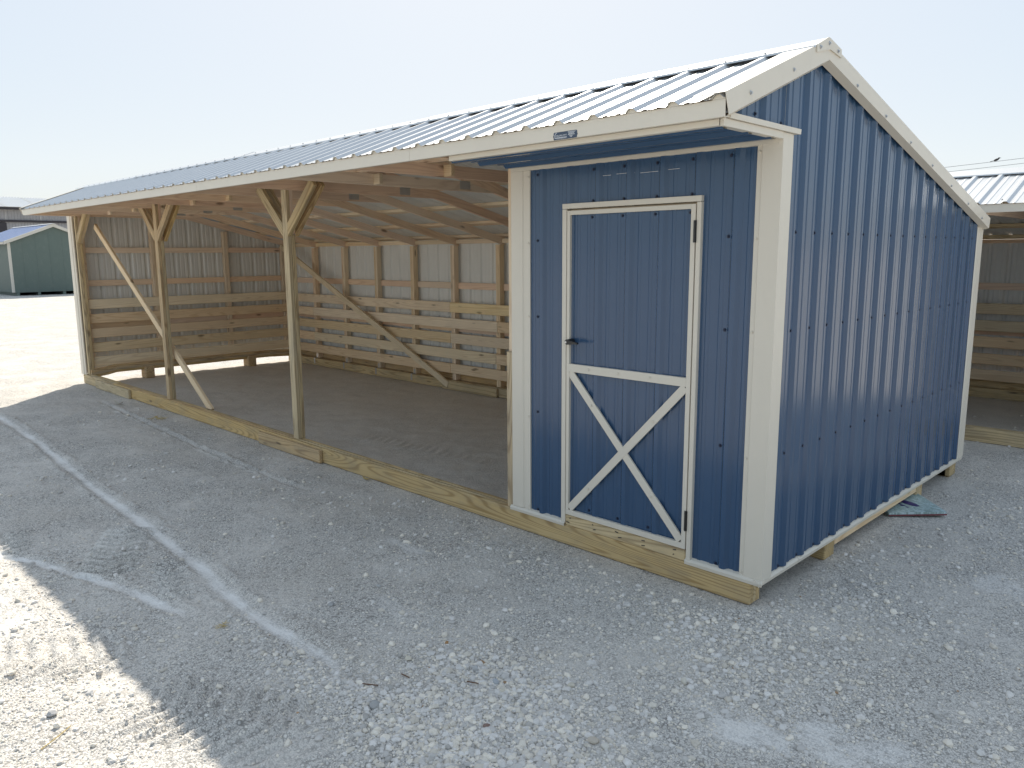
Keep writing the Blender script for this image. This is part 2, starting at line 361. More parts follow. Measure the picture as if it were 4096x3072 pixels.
def slope_trim(name, p, q, x_out, x_in, drop, lip, parent, mat='tan'):
    """Rake trim: folded sheet over the roof edge, from point p to q in the (y, z) plane."""
    d = Vector((0, q[0]-p[0], q[1]-p[1])); n = Vector((0, d.z, -d.y)).normalized()
    if n.z > 0: n = -n
    t = 0.0015; s = 1 if x_out > x_in else -1
    sec = [(x_in, -0.002), (x_out, -0.002), (x_out, drop), (x_out - s*0.045, drop+lip), (x_out - s*0.045, drop+lip-0.003), (x_out - s*t*2, drop-0.002), (x_out - s*t*2, 0.001), (x_in, 0.001)]
    mb = MB(); o = Vector((0, p[0], p[1])); mb.prism([Vector((x, 0, 0)) + o + n*dn for x, dn in sec], d)
    return part(name, mb, mat, parent)
up = 0.0225
rf = slope_trim('rake_trim', (EAVE[0]-0.005, EAVE[1]+up), (RIDGE[0], RIDGE[1]+up), 0.045, -0.115, 0.096, 0.022, shed)
rb = slope_trim('rake_trim', (RIDGE[0], RIDGE[1]+up+0.001), (REAR[0]-0.005, REAR[1]+up+0.001), 0.0445, -0.115, 0.082, 0.012, shed)
lf = slope_trim('rake_trim', (EAVE[0]-0.005, EAVE[1]+up), (RIDGE[0], RIDGE[1]+up), -11.03, -10.9, 0.085, 0.012, shed)
lr = slope_trim('rake_trim', (RIDGE[0], RIDGE[1]+up+0.001), (REAR[0]-0.005, REAR[1]+up+0.001), -11.27, -11.1, 0.085, 0.012, shed)
for y in (-0.43, -0.02): screw('steel', (0.046, y, roof_z(y)-0.035), 'x', rf)
for y in (0.75, 1.2, 1.65, 2.1, 2.55, 3.0, 3.4): screw('steel', (0.0455, y, roof_z(y)-0.045), 'x', rb)
# fascia in four lengths, wooden sub-fascia behind
fx = [0.035, -2.156, -5.25, -8.35, -10.93]
for i in range(4):
    mb = MB(); x0, x1 = fx[i+1] + (0.002 if i < 3 else 0), fx[i]
    mb.prism([(x0, -0.627, 2.229), (x0, -0.627, 2.303), (x0, -0.6245, 2.303), (x0, -0.6245, 2.232), (x0, -0.585, 2.234), (x0, -0.585, 2.2315)], (x1-x0, 0, 0))
    fo = part('fascia', mb, 'tan', shed); mb = MB()
    for k in range(49):
        c_ = 0.003 - k*PITCH_RIB; zc = EAVE[1] + SF*0.012
        if x0+0.03 < c_ < x1-0.02: mb.prism([(c_-0.034, -0.628, zc-0.006), (c_+0.034, -0.628, zc-0.006), (c_+0.012, -0.628, zc+0.0165), (c_-0.012, -0.628, zc+0.0165)], (0, 0.008, 0))
    part('rib_closures', mb, 'tan', fo)['kind'] = 'stuff'
mb = MB(); mb.prism([(-10.93, -0.627, 2.229), (-10.93, -0.627, 2.303), (-11.0, -0.627, 2.318)], (0, 0.04, 0)); part('fascia_end', mb, 'tan', shed)
for i in range(3):
    mb = MB(); mb.box((-10.9+i*3.64, -0.622, 2.2365), (-10.9+(i+1)*3.64-0.004, -0.586, 2.302)); part('sub_fascia', mb, 'rafter', shed)
# maker's plate
pl = MB(); bx = [(-0.945, 2.229), (-0.797, 2.229), (-0.7925, 2.2335), (-0.7925, 2.241), (-0.7885, 2.247), (-0.7925, 2.253), (-0.7925, 2.262), (-0.797, 2.2665),
                 (-0.945, 2.2665), (-0.9495, 2.262), (-0.9495, 2.253), (-0.9535, 2.247), (-0.9495, 2.241), (-0.9495, 2.2335)]
pl.prism([(x, -0.6285, z) for x, z in bx], (0, 0.0012, 0)); plate = part('name_plate', pl, 'plate', shed)
def text(body, x, z, h, width, parent, y=-0.629):
    cu = bpy.data.curves.new('lettering', 'FONT'); cu.body = body; cu.size = 1.0; cu.extrude = 0.0
    to = bpy.data.objects.new('tmp', cu); C.objects.link(to); dg = bpy.context.evaluated_depsgraph_get()
    me = bpy.data.meshes.new_from_object(to.evaluated_get(dg)); bpy.data.objects.remove(to)
    co = np.zeros(len(me.vertices)*3); me.vertices.foreach_get('co', co); co = co.reshape(-1, 3)
    lo, hi = co.min(0), co.max(0); out = np.zeros_like(co)
    out[:, 0] = x + (co[:, 0]-lo[0])/(hi[0]-lo[0])*width; out[:, 1] = y; out[:, 2] = z + Z0 + (co[:, 1]-lo[1])/(hi[1]-lo[1])*h
    me.vertices.foreach_set('co', out.ravel()); me.materials.clear(); me.materials.append(M['white']); me.update()
    return put('lettering', me, parent)
text('QUALITY', -0.9335, 2.2425, 0.0105, 0.074, plate)
text('STORAGE BUILDINGS', -0.9335, 2.2320, 0.0038, 0.072, plate)
lg = MB()
lg.prism([(-0.9415, -0.6292, 2.2370), (-0.860, -0.6292, 2.2370), (-0.860, -0.6292, 2.2398), (-0.9385, -0.6292, 2.2398), (-0.9385, -0.6292, 2.2535), (-0.9345, -0.6292, 2.2595), (-0.9265, -0.6292, 2.2625),
          (-0.9265, -0.6292, 2.2645), (-0.9365, -0.6292, 2.2618), (-0.9415, -0.6292, 2.2545)], (0, 0.0004, 0)); part('emblem', lg, 'white', plate)
for z, a, b in ((2.2605, -0.854, -0.801), (2.2558, -0.848, -0.808), (2.2508, -0.849, -0.811), (2.2462, -0.851, -0.806), (2.2400, -0.842, -0.821), (2.2352, -0.837, -0.825)):
    ln = MB(); x = a
    while x < b:
        w = rnd.uniform(0.0016, 0.0040); ln.box((x, -0.6292, z), (min(b, x+w), -0.6288, z+rnd.uniform(0.0018, 0.0030)), 0.0); x += w + 0.0009
    part('fine_print', ln, 'white', plate)

# ------------------------------------------------------------------ sills / skids
def timber(name, lo, hi, mat, parent=shed, ch=0.006): mb = MB(); mb.box(lo, hi, ch); return part(name, mb, mat, parent)
for a, b in ((-11.12, -9.83), (-9.825, -4.95), (-4.945, -0.065)):
    timber('skid_plank', (a, 0.002, -0.262), (b, 0.039, -0.126), 'treated'); timber('skid_plank', (a, 0.041, -0.262), (b, 0.079, -0.124), 'treated'); timber('skid_plank', (a, 0.081, -0.262), (b, 0.118, -0.125), 'treated')
timber('splice_block', (-10.47, -0.038, -0.262), (-9.16, 0.0, -0.14), 'treated'); timber('splice_block', (-5.535, -0.038, -0.262), (-4.37, 0.0, -0.139), 'treated')
for a, b in ((-11.1, -6.1), (-6.095, -0.065)):
    timber('skid_plank', (a, 3.46, -0.262), (b, 3.498, -0.134), 'treated'); timber('skid_plank', (a, 3.5, -0.262), (b, 3.598, -0.136), 'treated')
timber('splice_block', (-6.69, 3.418, -0.262), (-5.56, 3.458, -0.14), 'treated')
for y0, y1 in ((0.90, 1.055), (2.60, 2.745), (3.45, 3.62)): timber('skid_stub', (-1.9, y0+0.01, -0.262), (-0.036, y1, -0.136), 'treated')
timber('rim_board', (-0.075, 1.06, -0.200), (-0.034, 2.595, -0.136), 'pine')
# bowed doubled sill under the left wall, on stub skids
for k, (z0, z1) in enumerate(((-0.155, -0.118), (-0.116, -0.079), (-0.077, -0.040))):
    mb = MB(); ys = [0.06, 0.30, 0.42, 0.9, 1.6, 2.3, 3.0, 3.44]; dz = [-0.015, 0.012, 0.035, 0.035, 0.028, 0.030, 0.024, 0.0]
    for i in range(len(ys)-1):
        mb.prism([(-11.0, ys[i], z0+dz[i]), (-11.0, ys[i+1], z0+dz[i+1]), (-11.0, ys[i+1], z1+dz[i+1]), (-11.0, ys[i], z1+dz[i])], (0.089, 0, 0), grain=(0, 1, 0))
    part('sill_board', mb, 'treated', shed)
timber('skid_stub', (-11.06, 0.83, -0.262), (-10.86, 0.97, -0.075), 'treated', ch=0.012); timber('skid_stub', (-11.06, 2.56, -0.262), (-10.86, 2.71, -0.075), 'treated', ch=0.012)

# ------------------------------------------------------------------ frame
RAFT = [-5.604 + 0.9144*k for k in range(-5, 7)]
def truss(x, parent, E, R, K, chord=2.235, lift=0.0):
    sf = (R[1]-E[1])/(R[0]-E[0]); sr = (R[1]-K[1])/(K[0]-R[0]); x0 = x-0.019; t = 0.038
    zt = chord+0.09; tf = lambda y: E[1]+sf*(y-E[0])-0.042; tr = lambda y: R[1]-sr*(y-R[0])-0.042
    yb = R[0] + (tr(R[0])-0.093-chord)/sr; yt = R[0] + (tr(R[0])-0.093-zt)/sr; yf = E[0]+0.066
    ye = min(R[0], E[0] + (zt+0.042-E[1])/sf)
    mb = MB(); mb.prism([(x0, yf, chord), (x0, yb, chord), (x0, yt, zt), (x0, ye, zt), (x0, yf, max(chord+0.02, tf(yf)))], (t, 0, 0), grain=(0, 1, 0.02)); tp = part('roof_truss', mb, 'rafter', parent)
    mb = MB(); ys = ye+0.003; mb.prism([(x0, ys, zt+0.001), (x0, min(R[0], ye + 0.098/sf), zt+0.001), (x0, R[0], tf(R[0])-0.098), (x0, R[0], tf(R[0]))] if ye+0.098/sf < R[0] else [(x0, ys, zt+0.001), (x0, R[0], zt+0.001), (x0, R[0], tf(R[0]))], (t, 0, 0), grain=(0, 1, sf)); part('top_chord', mb, 'rafter', tp)
    ye2 = K[0]-0.045
    mb = MB(); mb.prism([(x0, R[0]+0.001, tr(R[0])), (x0, R[0]+0.001, tr(R[0])-0.093), (x0, yt, zt+0.0005), (x0, yb+0.001, chord), (x0, ye2, tr(ye2)-0.093), (x0, ye2, tr(ye2))], (t, 0, 0), grain=(0, 1, -sr)); part('rafter', mb, 'rafter', tp)
    for (y, z, w, h) in ((yt-0.02, chord+0.055, 0.13, 0.075), (yf+0.11, chord+0.05, 0.12, 0.04)):
        mb = MB(); mb.box((x0+t, y-w/2, z-h/2), (x0+t+0.0015, y+w/2, z+h/2), 0); part('gusset_plate', mb, 'steel', tp)
    return tp
for x in RAFT + [-10.96, -0.06]:
    tp = truss(x, shed, EAVE, RIDGE, REAR)
    if x < -2.2 and x > -10.5:
        mb = MB(); mb.box((x+0.020, 0.235, 2.236), (x+0.109, 0.273, 2.325)); part('cleat_block', mb, 'pine', tp)
for i in range(3):      # header over the posts and purlins, three lengths each
    a, b = XL+0.1+i*3.66, XL+0.1+(i+1)*3.66-0.005
    for y0 in (0.079, ): timber('header_beam', (a, y0, 2.327), (b, y0+0.036, 2.425), 'rafter', ch=0.002)
for y in (-0.52, -0.05, 0.30):
    z = roof_z(y)
    for i in range(3):
        a, b = XL+0.2+i*3.66, XL+0.2+(i+1)*3.66-0.005
        mb = MB(); mb.obox(((a+b)/2, y, z-0.022), ((1, 0, 0), (0, math.cos(math.atan(SF)), math.sin(math.atan(SF))), (0, -math.sin(math.atan(SF)), math.cos(math.atan(SF)))), ((b-a)/2, 0.043, 0.018)); part('purlin', mb, 'pine', shed)
for y in (0.40, 1.05, 1.70, 2.35, 3.00, 3.585):
    z = roof_z(y)
    for i in range(3):
        a, b = XL+0.04+i*3.7, min(-0.03, XL+0.04+(i+1)*3.7-0.005); an = -math.atan(SR)
        mb = MB(); mb.obox(((a+b)/2, y, z-0.022), ((1, 0, 0), (0, math.cos(an), math.sin(an)), (0, -math.sin(an), math.cos(an))), ((b-a)/2, 0.043, 0.018)); part('purlin', mb, 'pine', shed)

def knee(p, q, y0, parent, mat='treated'):
    """Knee brace cut vertical at the foot; p foot centre, q head centre, in the (x, z) plane."""
    d = Vector((q[0]-p[0], 0, q[1]-p[1])).normalized(); n = Vector((d.z, 0, -d.x)); h = 0.0445
    s = 1 if q[0] > p[0] else -1
    a = Vector((p[0], y0, p[1])); b = Vector((q[0], y0, q[1]))
    vx = h/abs(d.x)                                      # vertical half extent of the plumb cut
    poly = [a+Vector((0, 0, vx)), a-Vector((0, 0, vx)), b+n*h*s, b-n*h*s]
    mb = MB(); mb.prism(poly, (0, 0.036, 0), grain=d); return part('knee_brace', mb, mat, parent)
def post(x0, x1, zt=2.326, left=True, right=True):
    mb = MB(); mb.box((x0, 0.040, -0.124), (x1, 0.077, zt)); p = part('post', mb, 'treated', shed)
    mb = MB(); mb.box((x0+0.003, 0.080, -0.124), (x1+0.004, 0.117, 1.84)); part('post_ply', mb, 'treated', p)
    mb = MB(); mb.box((x0+0.012, 0.0805, 1.845), (x1-0.004, 0.112, zt)); part('post_ply', mb, 'rafter', p)
    for y0 in (0.0405, 0.119):
        if right: knee((x1+0.002, 1.885), (x1+0.463, 2.295), y0, p)
        if left: knee((x0-0.002, 1.885), (x0-0.44, 2.295), y0, p)
    return p
post(-4.955, -4.866); post(-8.038, -7.949)
lp = post(-11.015, -10.955, 2.32, left=False, right=False)
for y0 in (0.045, 0.084): knee((-10.952, 1.90), (-10.52, 2.29), y0, lp)
# tan corner trim at the open left end
mb = MB(); mb.prism([(-11.205, 0.012, -0.125), (-11.19, 0.0, -0.125), (-11.075, 0.0, -0.125), (-11.068, 0.010, -0.125), (-11.02, 0.014, -0.125), (-11.02, 0.03, -0.125), (-11.16, 0.03, -0.125), (-11.16, 0.14, -0.125), (-11.205, 0.14, -0.125)], (0, 0, 2.375))
part('corner_trim', mb, 'tan', shed)
# back wall: doubled studs, girts, plate
studs = [-5.6225 + 0.9144*k for k in range(-5, 5)]
for x in studs + [-11.0]:
    mb = MB(); mb.box((x-0.038, 3.521, -0.135), (x-0.0007, 3.609, roof_z(3.55)-0.145)); s_ = part('stud', mb, 'pine', shed)
    mb = MB(); mb.box((x+0.0007, 3.522, -0.135), (x+0.038, 3.609, roof_z(3.55)-0.145)); part('stud_ply', mb, 'pine', s_)
for k, x in enumerate(studs):
    if k > 3: continue
    st = MB(); st.box((x-0.018, 3.4575, -0.23), (x+0.020, 3.4592, -0.132), 0); st.box((x-0.018, 3.4592, -0.1315), (x+0.020, 3.521, -0.13), 0); st.box((x-0.018, 3.5185, -0.1305), (x+0.020, 3.5205, -0.065), 0); part('strap', st, 'steel', shed)
gx = [-11.04] + [s_ for s_ in studs]
for a, b in zip(gx[:-1], gx[1:]):
    for z0, z1 in ((1.168, 1.257), (0.56, 0.65)): timber('girt', (a+0.041, 3.590, z0), (b-0.041, 3.626, z1), 'rafter', ch=0.002)
    timber('top_plate', (a+0.041, 3.56, 1.795), (b-0.041, 3.596, 1.852), 'pine', ch=0.002)
for a, b in ((-11.0, -7.45), (-7.445, -3.8), (-3.795, -1.95)): timber('kick_board', (a, 3.612, -0.255), (b, 3.632, 0.0), 'treated')
rows = [(0.842, 0.981), (0.616, 0.757), (0.403, 0.544), (0.180, 0.322), (-0.032, 0.107)]
cuts = [[-6.56, -2.9], [-10.2, -5.6], [-6.56, -1.9], [-10.2, -5.63], [-6.57, -2.9]]
for (z0, z1), ct in zip(rows, cuts):
    xs = [-11.0] + [c for c in ct if c < -1.95] + [-1.95]
    for a, b in zip(xs[:-1], xs[1:]): timber('slat_board', (a+0.002, 3.481, z0), (b-0.002, 3.519, z1), 'slat', ch=0.004)
# left wall frame
for y in (0.135, 1.17, 2.37, 3.44):
    mb = MB(); mb.box((-11.128, y-0.038, 0.0), (-11.042, y-0.0006, roof_z(y)-0.15)); s_ = part('stud', mb, 'pine', shed)
    mb = MB(); mb.box((-11.128, y+0.0006, 0.0), (-11.043, y+0.038, roof_z(y)-0.15)); part('stud_ply', mb, 'pine', s_)
ly = [0.135, 1.17, 2.37, 3.44]
for a, b in zip(ly[:-1], ly[1:]):
    for z0, z1 in ((1.70, 1.785), (1.205, 1.292), (0.56, 0.65)): timber('girt', (-11.125, a+0.041, z0), (-11.088, b-0.041, z1), 'rafter', ch=0.002)
lrows = [(0.865, 1.008), (0.645, 0.788), (0.424, 0.565), (0.208, 0.351), (-0.004, 0.135)]
for z0, z1 in lrows: timber('slat_board', (-11.040, 0.085, z0), (-11.002, 3.478, z1), 'slat', ch=0.004)
# temporary diagonal braces
mb = MB(); mb.beam((-10.62, 0.205, 2.085), (-6.99, 0.145, -0.155), 0.036, 0.085); part('diagonal_brace', mb, 'pine', shed)
mb = MB(); mb.beam((-10.93, 3.33, 1.805), (-6.555, 3.425, -0.195), 0.036, 0.088); part('diagonal_brace', mb, 'slat', shed)

# ------------------------------------------------------------------ metal walls
for y0, y1 in ((0.02, 0.95), (0.95, 1.87), (1.87, 2.78), (2.78, 3.66)):          # left end wall
    mb = sheet(y0, y1, 0.17, lambda u, h, v: (-11.15-h, u, -0.115 + v*(roof_z(u)-0.03+0.115))); part('wall_panel', mb, ['blue', 'back'], shed)
for k in range(12):                                                              # rear wall
    a = -11.15 + k*0.9144; b = min(-0.02, a+0.9144)
    mb = sheet(a, b, -0.1, lambda u, h, v: (u, 3.634+h, -0.12 + v*(1.865+0.12))); part('wall_panel', mb, ['blue', 'back'], shed)
ENDR = 0.283; SY0 = 0.228; ROWS = (1.7536, 1.2377, 0.5656, -0.085)
for y0, y1 in ((-0.45, 0.60), (0.60, 1.515), (1.515, 2.43), (2.43, 3.64)):       # right end wall
    zb = lambda u: -0.098 if u > 0.03 else 2.235
    mb = sheet(max(y0, 0.031), y1, ENDR, lambda u, h, v: (-0.021+h, u, zb(u) + v*(roof_z(u)-0.02-zb(u)))); wp = part('wall_panel', mb, ['blue', 'back'], shed)
    if y0 < 0:
        mb = sheet(-0.45, 0.030, ENDR, lambda u, h, v: (-0.021+h, u, 2.235 + v*(roof_z(u)-0.02-2.235))); part('gable_infill', mb, ['blue', 'back'], wp)
        screw('blue', (-0.0195, -0.26, 2.29), 'x', wp); screw('blue', (-0.0195, 0.0, 2.275), 'x', wp)
    for z in ROWS:
        for k in range(15):
            y = SY0 + k*PITCH_RIB
            if max(y0, 0.05) <= y < min(y1, 3.45): screw('blue', (-0.0205, y, z), 'x', wp)
def corner(sec, z0, z1, name='corner_trim'):
    mb = MB(); mb.prism([(x, y, z0) for x, y in sec], (0, 0, z1-z0)); return part(name, mb, 'tan', shed)
ct = corner([(-0.139, 0.0135), (-0.139, 0.0095), (-0.113, 0.008), (-0.107, -0.0005), (0.0, 0.0), (0.0, 0.104), (-0.009, 0.112), (-0.010, 0.131), (-0.016, 0.131), (-0.03, 0.03)], -0.106, 2.232)
for z in (2.15, 1.72, 1.24, 0.56, -0.08): screw('tan', (-0.126, 0.0088, z), '-y', ct)
ct = corner([(-0.018, 3.53), (-0.012, 3.53), (-0.009, 3.552), (0.0, 3.56), (0.0, 3.665), (-0.10, 3.665), (-0.10, 3.64), (-0.018, 3.64)], -0.106, 1.86)
ct = corner([(-1.884, 0.03), (-1.884, 0.0), (-1.782, -0.0005), (-1.774, 0.008), (-1.722, 0.0095), (-1.722, 0.03)], -0.098, 2.18)
for z in (2.14, 1.72, 1.24, 0.56, -0.07): screw('tan', (-1.735, 0.0092, z), '-y', ct)
timber('kick_post', (-1.945, 0.005, -0.124), (-1.886, 0.045, 0.987), 'treated'); timber('partition_post', (-1.965, 0.05, -0.124), (-1.89, 0.14, 2.32), 'pine')
for y0 in (0.14, 1.05, 1.96, 2.87):                                              # partition behind the tack room
    mb = sheet(y0, min(3.47, y0+0.91), 0.2, lambda u, h, v: (-1.93-h, u, -0.05 + v*2.28)); part('partition_panel', mb, ['blue', 'back'], shed)
# tack room front: ribbed sheets left, right and above the door
FX0 = -1.2106
for a, b, z0, z1 in ((-1.75, -1.4285, -0.10, 2.19), (-0.4425, -0.11, -0.10, 2.19), (-1.4285, -0.4425, 1.945, 2.19)):
    mb = sheet(a, b, FX0+0.052, lambda u, h, v: (u, 0.021-h, z0 + v*(z1-z0))); wp = part('wall_panel', mb, ['blue', 'back'], shed)
    for k in range(-3, 6):
        x = FX0 + 0.006 + k*PITCH_RIB
        if a+0.02 < x < b-0.02:
            for z in ((1.965, 2.15) if z0 > 1 else (2.15, 1.735, 1.24, 0.60, -0.085)): screw('blue', (x, 0.0205, z), '-y', wp)
mb = MB(); mb.box((-1.884, -0.0022, 2.181), (-0.018, 0.028, 2.206), 0.001); part('head_trim', mb, 'tan', shed)
# soffit over the tack room
mb = sheet(-0.575, 0.0, -0.29, lambda u, h, v: (-1.86 + v*1.835, u, 2.2155 - h)); part('soffit_panel', mb, ['blue', 'back'], shed)
mb = MB(); mb.prism([(-1.83, -0.5835, 2.203), (-1.83, -0.5835, 2.2305), (-1.83, -0.58, 2.2305), (-1.83, -0.58, 2.205), (-1.83, -0.548, 2.205), (-1.83, -0.548, 2.203)], (1.812, 0, 0)); part('soffit_trim', mb, 'tan', shed)
mb = MB(); mb.prism([(-0.016, -0.578, 2.2005), (0.002, -0.578, 2.2005), (0.002, -0.578, 2.2335), (-0.016, -0.578, 2.2335)], (0, 0.573, 0.0)); mb.prism([(-0.052, -0.54, 2.2045), (-0.016, -0.54, 2.2045), (-0.016, -0.54, 2.2075), (-0.052, -0.54, 2.2075)], (0, 0.535, 0)); part('soffit_end_trim', mb, 'tan', shed)
mb = MB(); mb.prism([(0.0145, -0.545, 2.2355), (0.0145, 0.158, 2.2345), (0.0145, 0.162, 2.2595), (0.0145, -0.535, 2.2605)], (-0.03, 0, 0)); part('wing_trim', mb, 'tan', shed)
# base flashing with a sloped drip edge
def flash(p0, p1, out):
    p0, p1, o = Vector(p0), Vector(p1), Vector(out); mb = MB()
    prof = [(-0.02, -0.094), (0.004, -0.102), (0.016, -0.114), (0.013, -0.133), (0.010, -0.133), (0.012, -0.117), (-0.02, -0.118)]
    mb.prism([p0 + o*a + Vector((0, 0, z)) for a, z in prof], p1-p0); return part('base_flashing', mb, 'tan', shed)
flash((-1.900, 0.004, 0), (-1.400, 0.004, 0), (0, -1, 0)); flash((-0.4755, 0.004, 0), (0.006, 0.004, 0), (0, -1, 0))
flash((-0.018, -0.02, 0), (-0.018, 0.46, 0), (1, 0, 0)); flash((-0.018, 0.464, 0), (-0.018, 3.66, 0), (1, 0, 0))
# door frame and door
mb = MB(); mb.box((-1.428, -0.006, -0.105), (-1.394, 0.03, 1.9215), 0.001); part('door_jamb', mb, 'tan', shed)
mb = MB(); mb.box((-0.4695, -0.006, -0.105), (-0.4425, 0.03, 1.9215), 0.001); part('door_jamb', mb, 'tan', shed)
mb = MB(); mb.box((-1.428, -0.0065, 1.924), (-0.4425, 0.03, 1.955), 0.001); part('door_head', mb, 'tan', shed)
timber('door_stop', (-1.393, 0.030, 1.88), (-0.47, 0.06, 1.9225), 'pine')
timber('door_stop', (-1.393, 0.0305, -0.12), (-1.365, 0.06, 1.879), 'pine'); timber('door_stop', (-0.497, 0.0305, -0.12), (-0.47, 0.06, 1.879), 'pine')
timber('threshold', (-1.398, 0.0015, -0.1245), (-0.4775, 0.04, -0.052), 'treated')
th = bpy.data.objects['threshold']
dm = sheet(-1.376, -0.486, FX0+0.052, lambda u, h, v: (u, 0.020-h*0.9, -0.03 + v*(1.905+0.03))); door = part('door', dm, ['blue', 'back'], shed)
def dtrim(name, poly, y=-0.007, d=0.022): mb = MB(); mb.prism([(x, y, z) for x, z in poly], (0, d, 0)); return part(name, mb, 'tan', door)
R4 = lambda x0, z0, x1, z1: [(x0, z0), (x1, z0), (x1, z1), (x0, z1)]
dtrim('door_stile', R4(-1.387, -0.0435, -1.3645, 1.911)); dtrim('door_stile', R4(-0.5035, -0.0435, -0.4765, 1.911))
dtrim('door_rail', R4(-1.364, 1.886, -0.504, 1.911)); rl = dtrim('door_rail', R4(-1.364, 0.9065, -0.504, 0.9575), -0.0076)
dtrim('door_rail', R4(-1.3875, -0.046, -0.476, -0.012), -0.0085, 0.02)
def xbrace(p, q, y):
    d = Vector((q[0]-p[0], 0, q[1]-p[1])).normalized(); n = Vector((-d.z, 0, d.x))*0.0245; a, b = Vector((p[0], y, p[1])), Vector((q[0], y, q[1]))
    mb = MB(); mb.prism([a-n, b-n, b+n, a+n], (0, 0.011, 0)); return part('door_brace', mb, 'tan', door)
b1 = xbrace((-1.3605, 0.904), (-0.5125, -0.002), -0.0048); b2 = xbrace((-1.3565, -0.002), (-0.5095, 0.902), -0.0062)
for k in (0, 1, 2): screw('tan', (FX0+0.006+0.05*0+k*PITCH_RIB, -0.0077, 0.935), '-y', rl)
for x in (-1.18, -0.72): screw('tan', (x, -0.0050, 0.882 - (x+1.340)*0.862/0.807), '-y', b1)
for x in (-1.20, -0.72): screw('tan', (x, -0.0064, 0.020 + (x+1.336)*0.860/0.806), '-y', b2)
for k in range(4):
    screw('blue', (FX0+k*PITCH_RIB, 0.0195, 1.868), '-y', door); screw('blue', (FX0+k*PITCH_RIB, 0.0195, 0.012), '-y', door)
for z0, z1 in ((1.706, 1.824), (0.068, 0.186)):
    mb = MB(); mb.box((-0.4855, -0.0105, z0), (-0.4665, -0.0062, z1), 0.001); mb.tube((-0.4745, -0.013, z0), (-0.4745, -0.013, z1), 0.0065); part('hinge', mb, 'black', door)
hd = MB(); hd.tube((-1.352, 0.012, 1.1), (-1.352, -0.045, 1.1), 0.019, 0.017, 14); hd.prism([(-1.362, -0.052, 1.089), (-1.262, -0.060, 1.092), (-1.256, -0.060, 1.098), (-1.262, -0.060, 1.103), (-1.352, -0.052, 1.114), (-1.366, -0.052, 1.108)], (0, 0.016, 0)); hh = part('door_handle', hd, 'black', door)
mb = MB(); mb.tube((-1.354, -0.0525, 1.1), (-1.354, -0.056, 1.1), 0.008, 0.0075, 12); part('lock_cylinder', mb, 'steel', hh)
# scuffed chalk scratches on the header panel
for x, z, w in ((-1.17, 2.105, 0.10), (-1.03, 2.108, 0.13), (-0.86, 2.102, 0.12), (-0.70, 2.106, 0.10)):
    mb = MB(); mb.box((x, 0.0170, z), (x+w, 0.0178, z+0.0018), 0); part('scratch', mb, 'white', shed)
# nails in the threshold
nl = MB()
for k in range(5):
    for z in (-0.072, -0.102): nl.tube((-1.36+k*0.2+rnd.uniform(-.03, .03), 0.0022, z+rnd.uniform(-.005, .005)), (-1.36+k*0.2, -0.0004, z), 0.0035, 0.003, 6)
o = part('nails', nl, 'black', th); o['kind'] = 'stuff'

# ------------------------------------------------------------------ second run-in shed, behind on the right
shed2 = thing('run_in_shed', 'lower open-front run-in shed behind the blue gable wall, white roof and brown slats', 'shed', (-3.9, 6.5, 0))
E2, R2, K2 = (4.50, 2.075), (5.42, 2.44), (8.02, 1.83)
rz2 = lambda y: E2[1]+(R2[1]-E2[1])/(R2[0]-E2[0])*(y-E2[0]) if y < R2[0] else R2[1]-(R2[1]-K2[1])/(K2[0]-R2[0])*(y-R2[0])
X2a, X2b = -8.55, 0.85
for k in range(10):
    a = X2a + k*0.94; b = a+0.94
    part('roof_panel', sheet(a, b, -0.285, lambda u, h, v: (u, E2[0]+v*(R2[0]-E2[0])-h*0.36, E2[1]+v*(R2[1]-E2[1])+h*0.93), (0, 0.99)), ['roof', 'back'], shed2)
    part('roof_panel', sheet(a, b, -0.285, lambda u, h, v: (u, K2[0]+v*(R2[0]-K2[0])+h*0.23, K2[1]+v*(R2[1]-K2[1])+h*0.97), (0, 0.99)), ['roof', 'back'], shed2)
    part('wall_panel', sheet(a, b, -0.285, lambda u, h, v: (u, 7.99+h, -0.1+v*1.9)), ['blue', 'back'], shed2)
    for kk in range(4): screw('steel', (-0.285-0.045+round((a+0.285)/PITCH_RIB)*PITCH_RIB+kk*PITCH_RIB, E2[0]+0.10, rz2(E2[0]+0.10)+0.001), (0.37, 0, 0), shed2)
ridge_piece(X2a-0.05, X2b+0.05, 0, shed2, R2, 0.397, 0.235)
mb = MB(); mb.box((X2a, E2[0]+0.012, 2.0), (X2b, E2[0]+0.016, 2.072), 0); part('fascia', mb, 'tan', shed2)
mb = MB(); mb.box((X2a, 5.05, -0.262), (X2b, 5.17, -0.122)); part('skid', mb, 'treated', shed2)
mb = MB(); mb.box((X2a, 7.80, -0.262), (X2b, 7.92, -0.13)); part('skid', mb, 'treated', shed2)
for z0, z1 in rows:
    for a, b in ((X2a+0.1, -3.2), (-3.196, X2b-0.1)): timber('slat_board', (a, 7.84, z0), (b, 7.878, z1), 'slat', shed2)
for k in range(11):
    x = X2a+0.1+k*0.9144; timber('stud', (x-0.038, 7.881, -0.13), (x+0.038, 7.924, 1.75), 'pine', shed2)
    truss(x, shed2, E2, R2, K2, chord=1.985)
for z0, z1 in ((1.15, 1.24), (0.56, 0.64)): timber('girt', (X2a, 7.971, z0), (X2b, 7.988, z1), 'rafter', shed2)
timber('kick_board', (X2a, 7.925, -0.25), (X2b, 7.9275+0.012, 0.0), 'treated', shed2)
timber('top_plate', (X2a, 7.95, 1.752), (X2b, 7.988, 1.80), 'rafter', shed2)
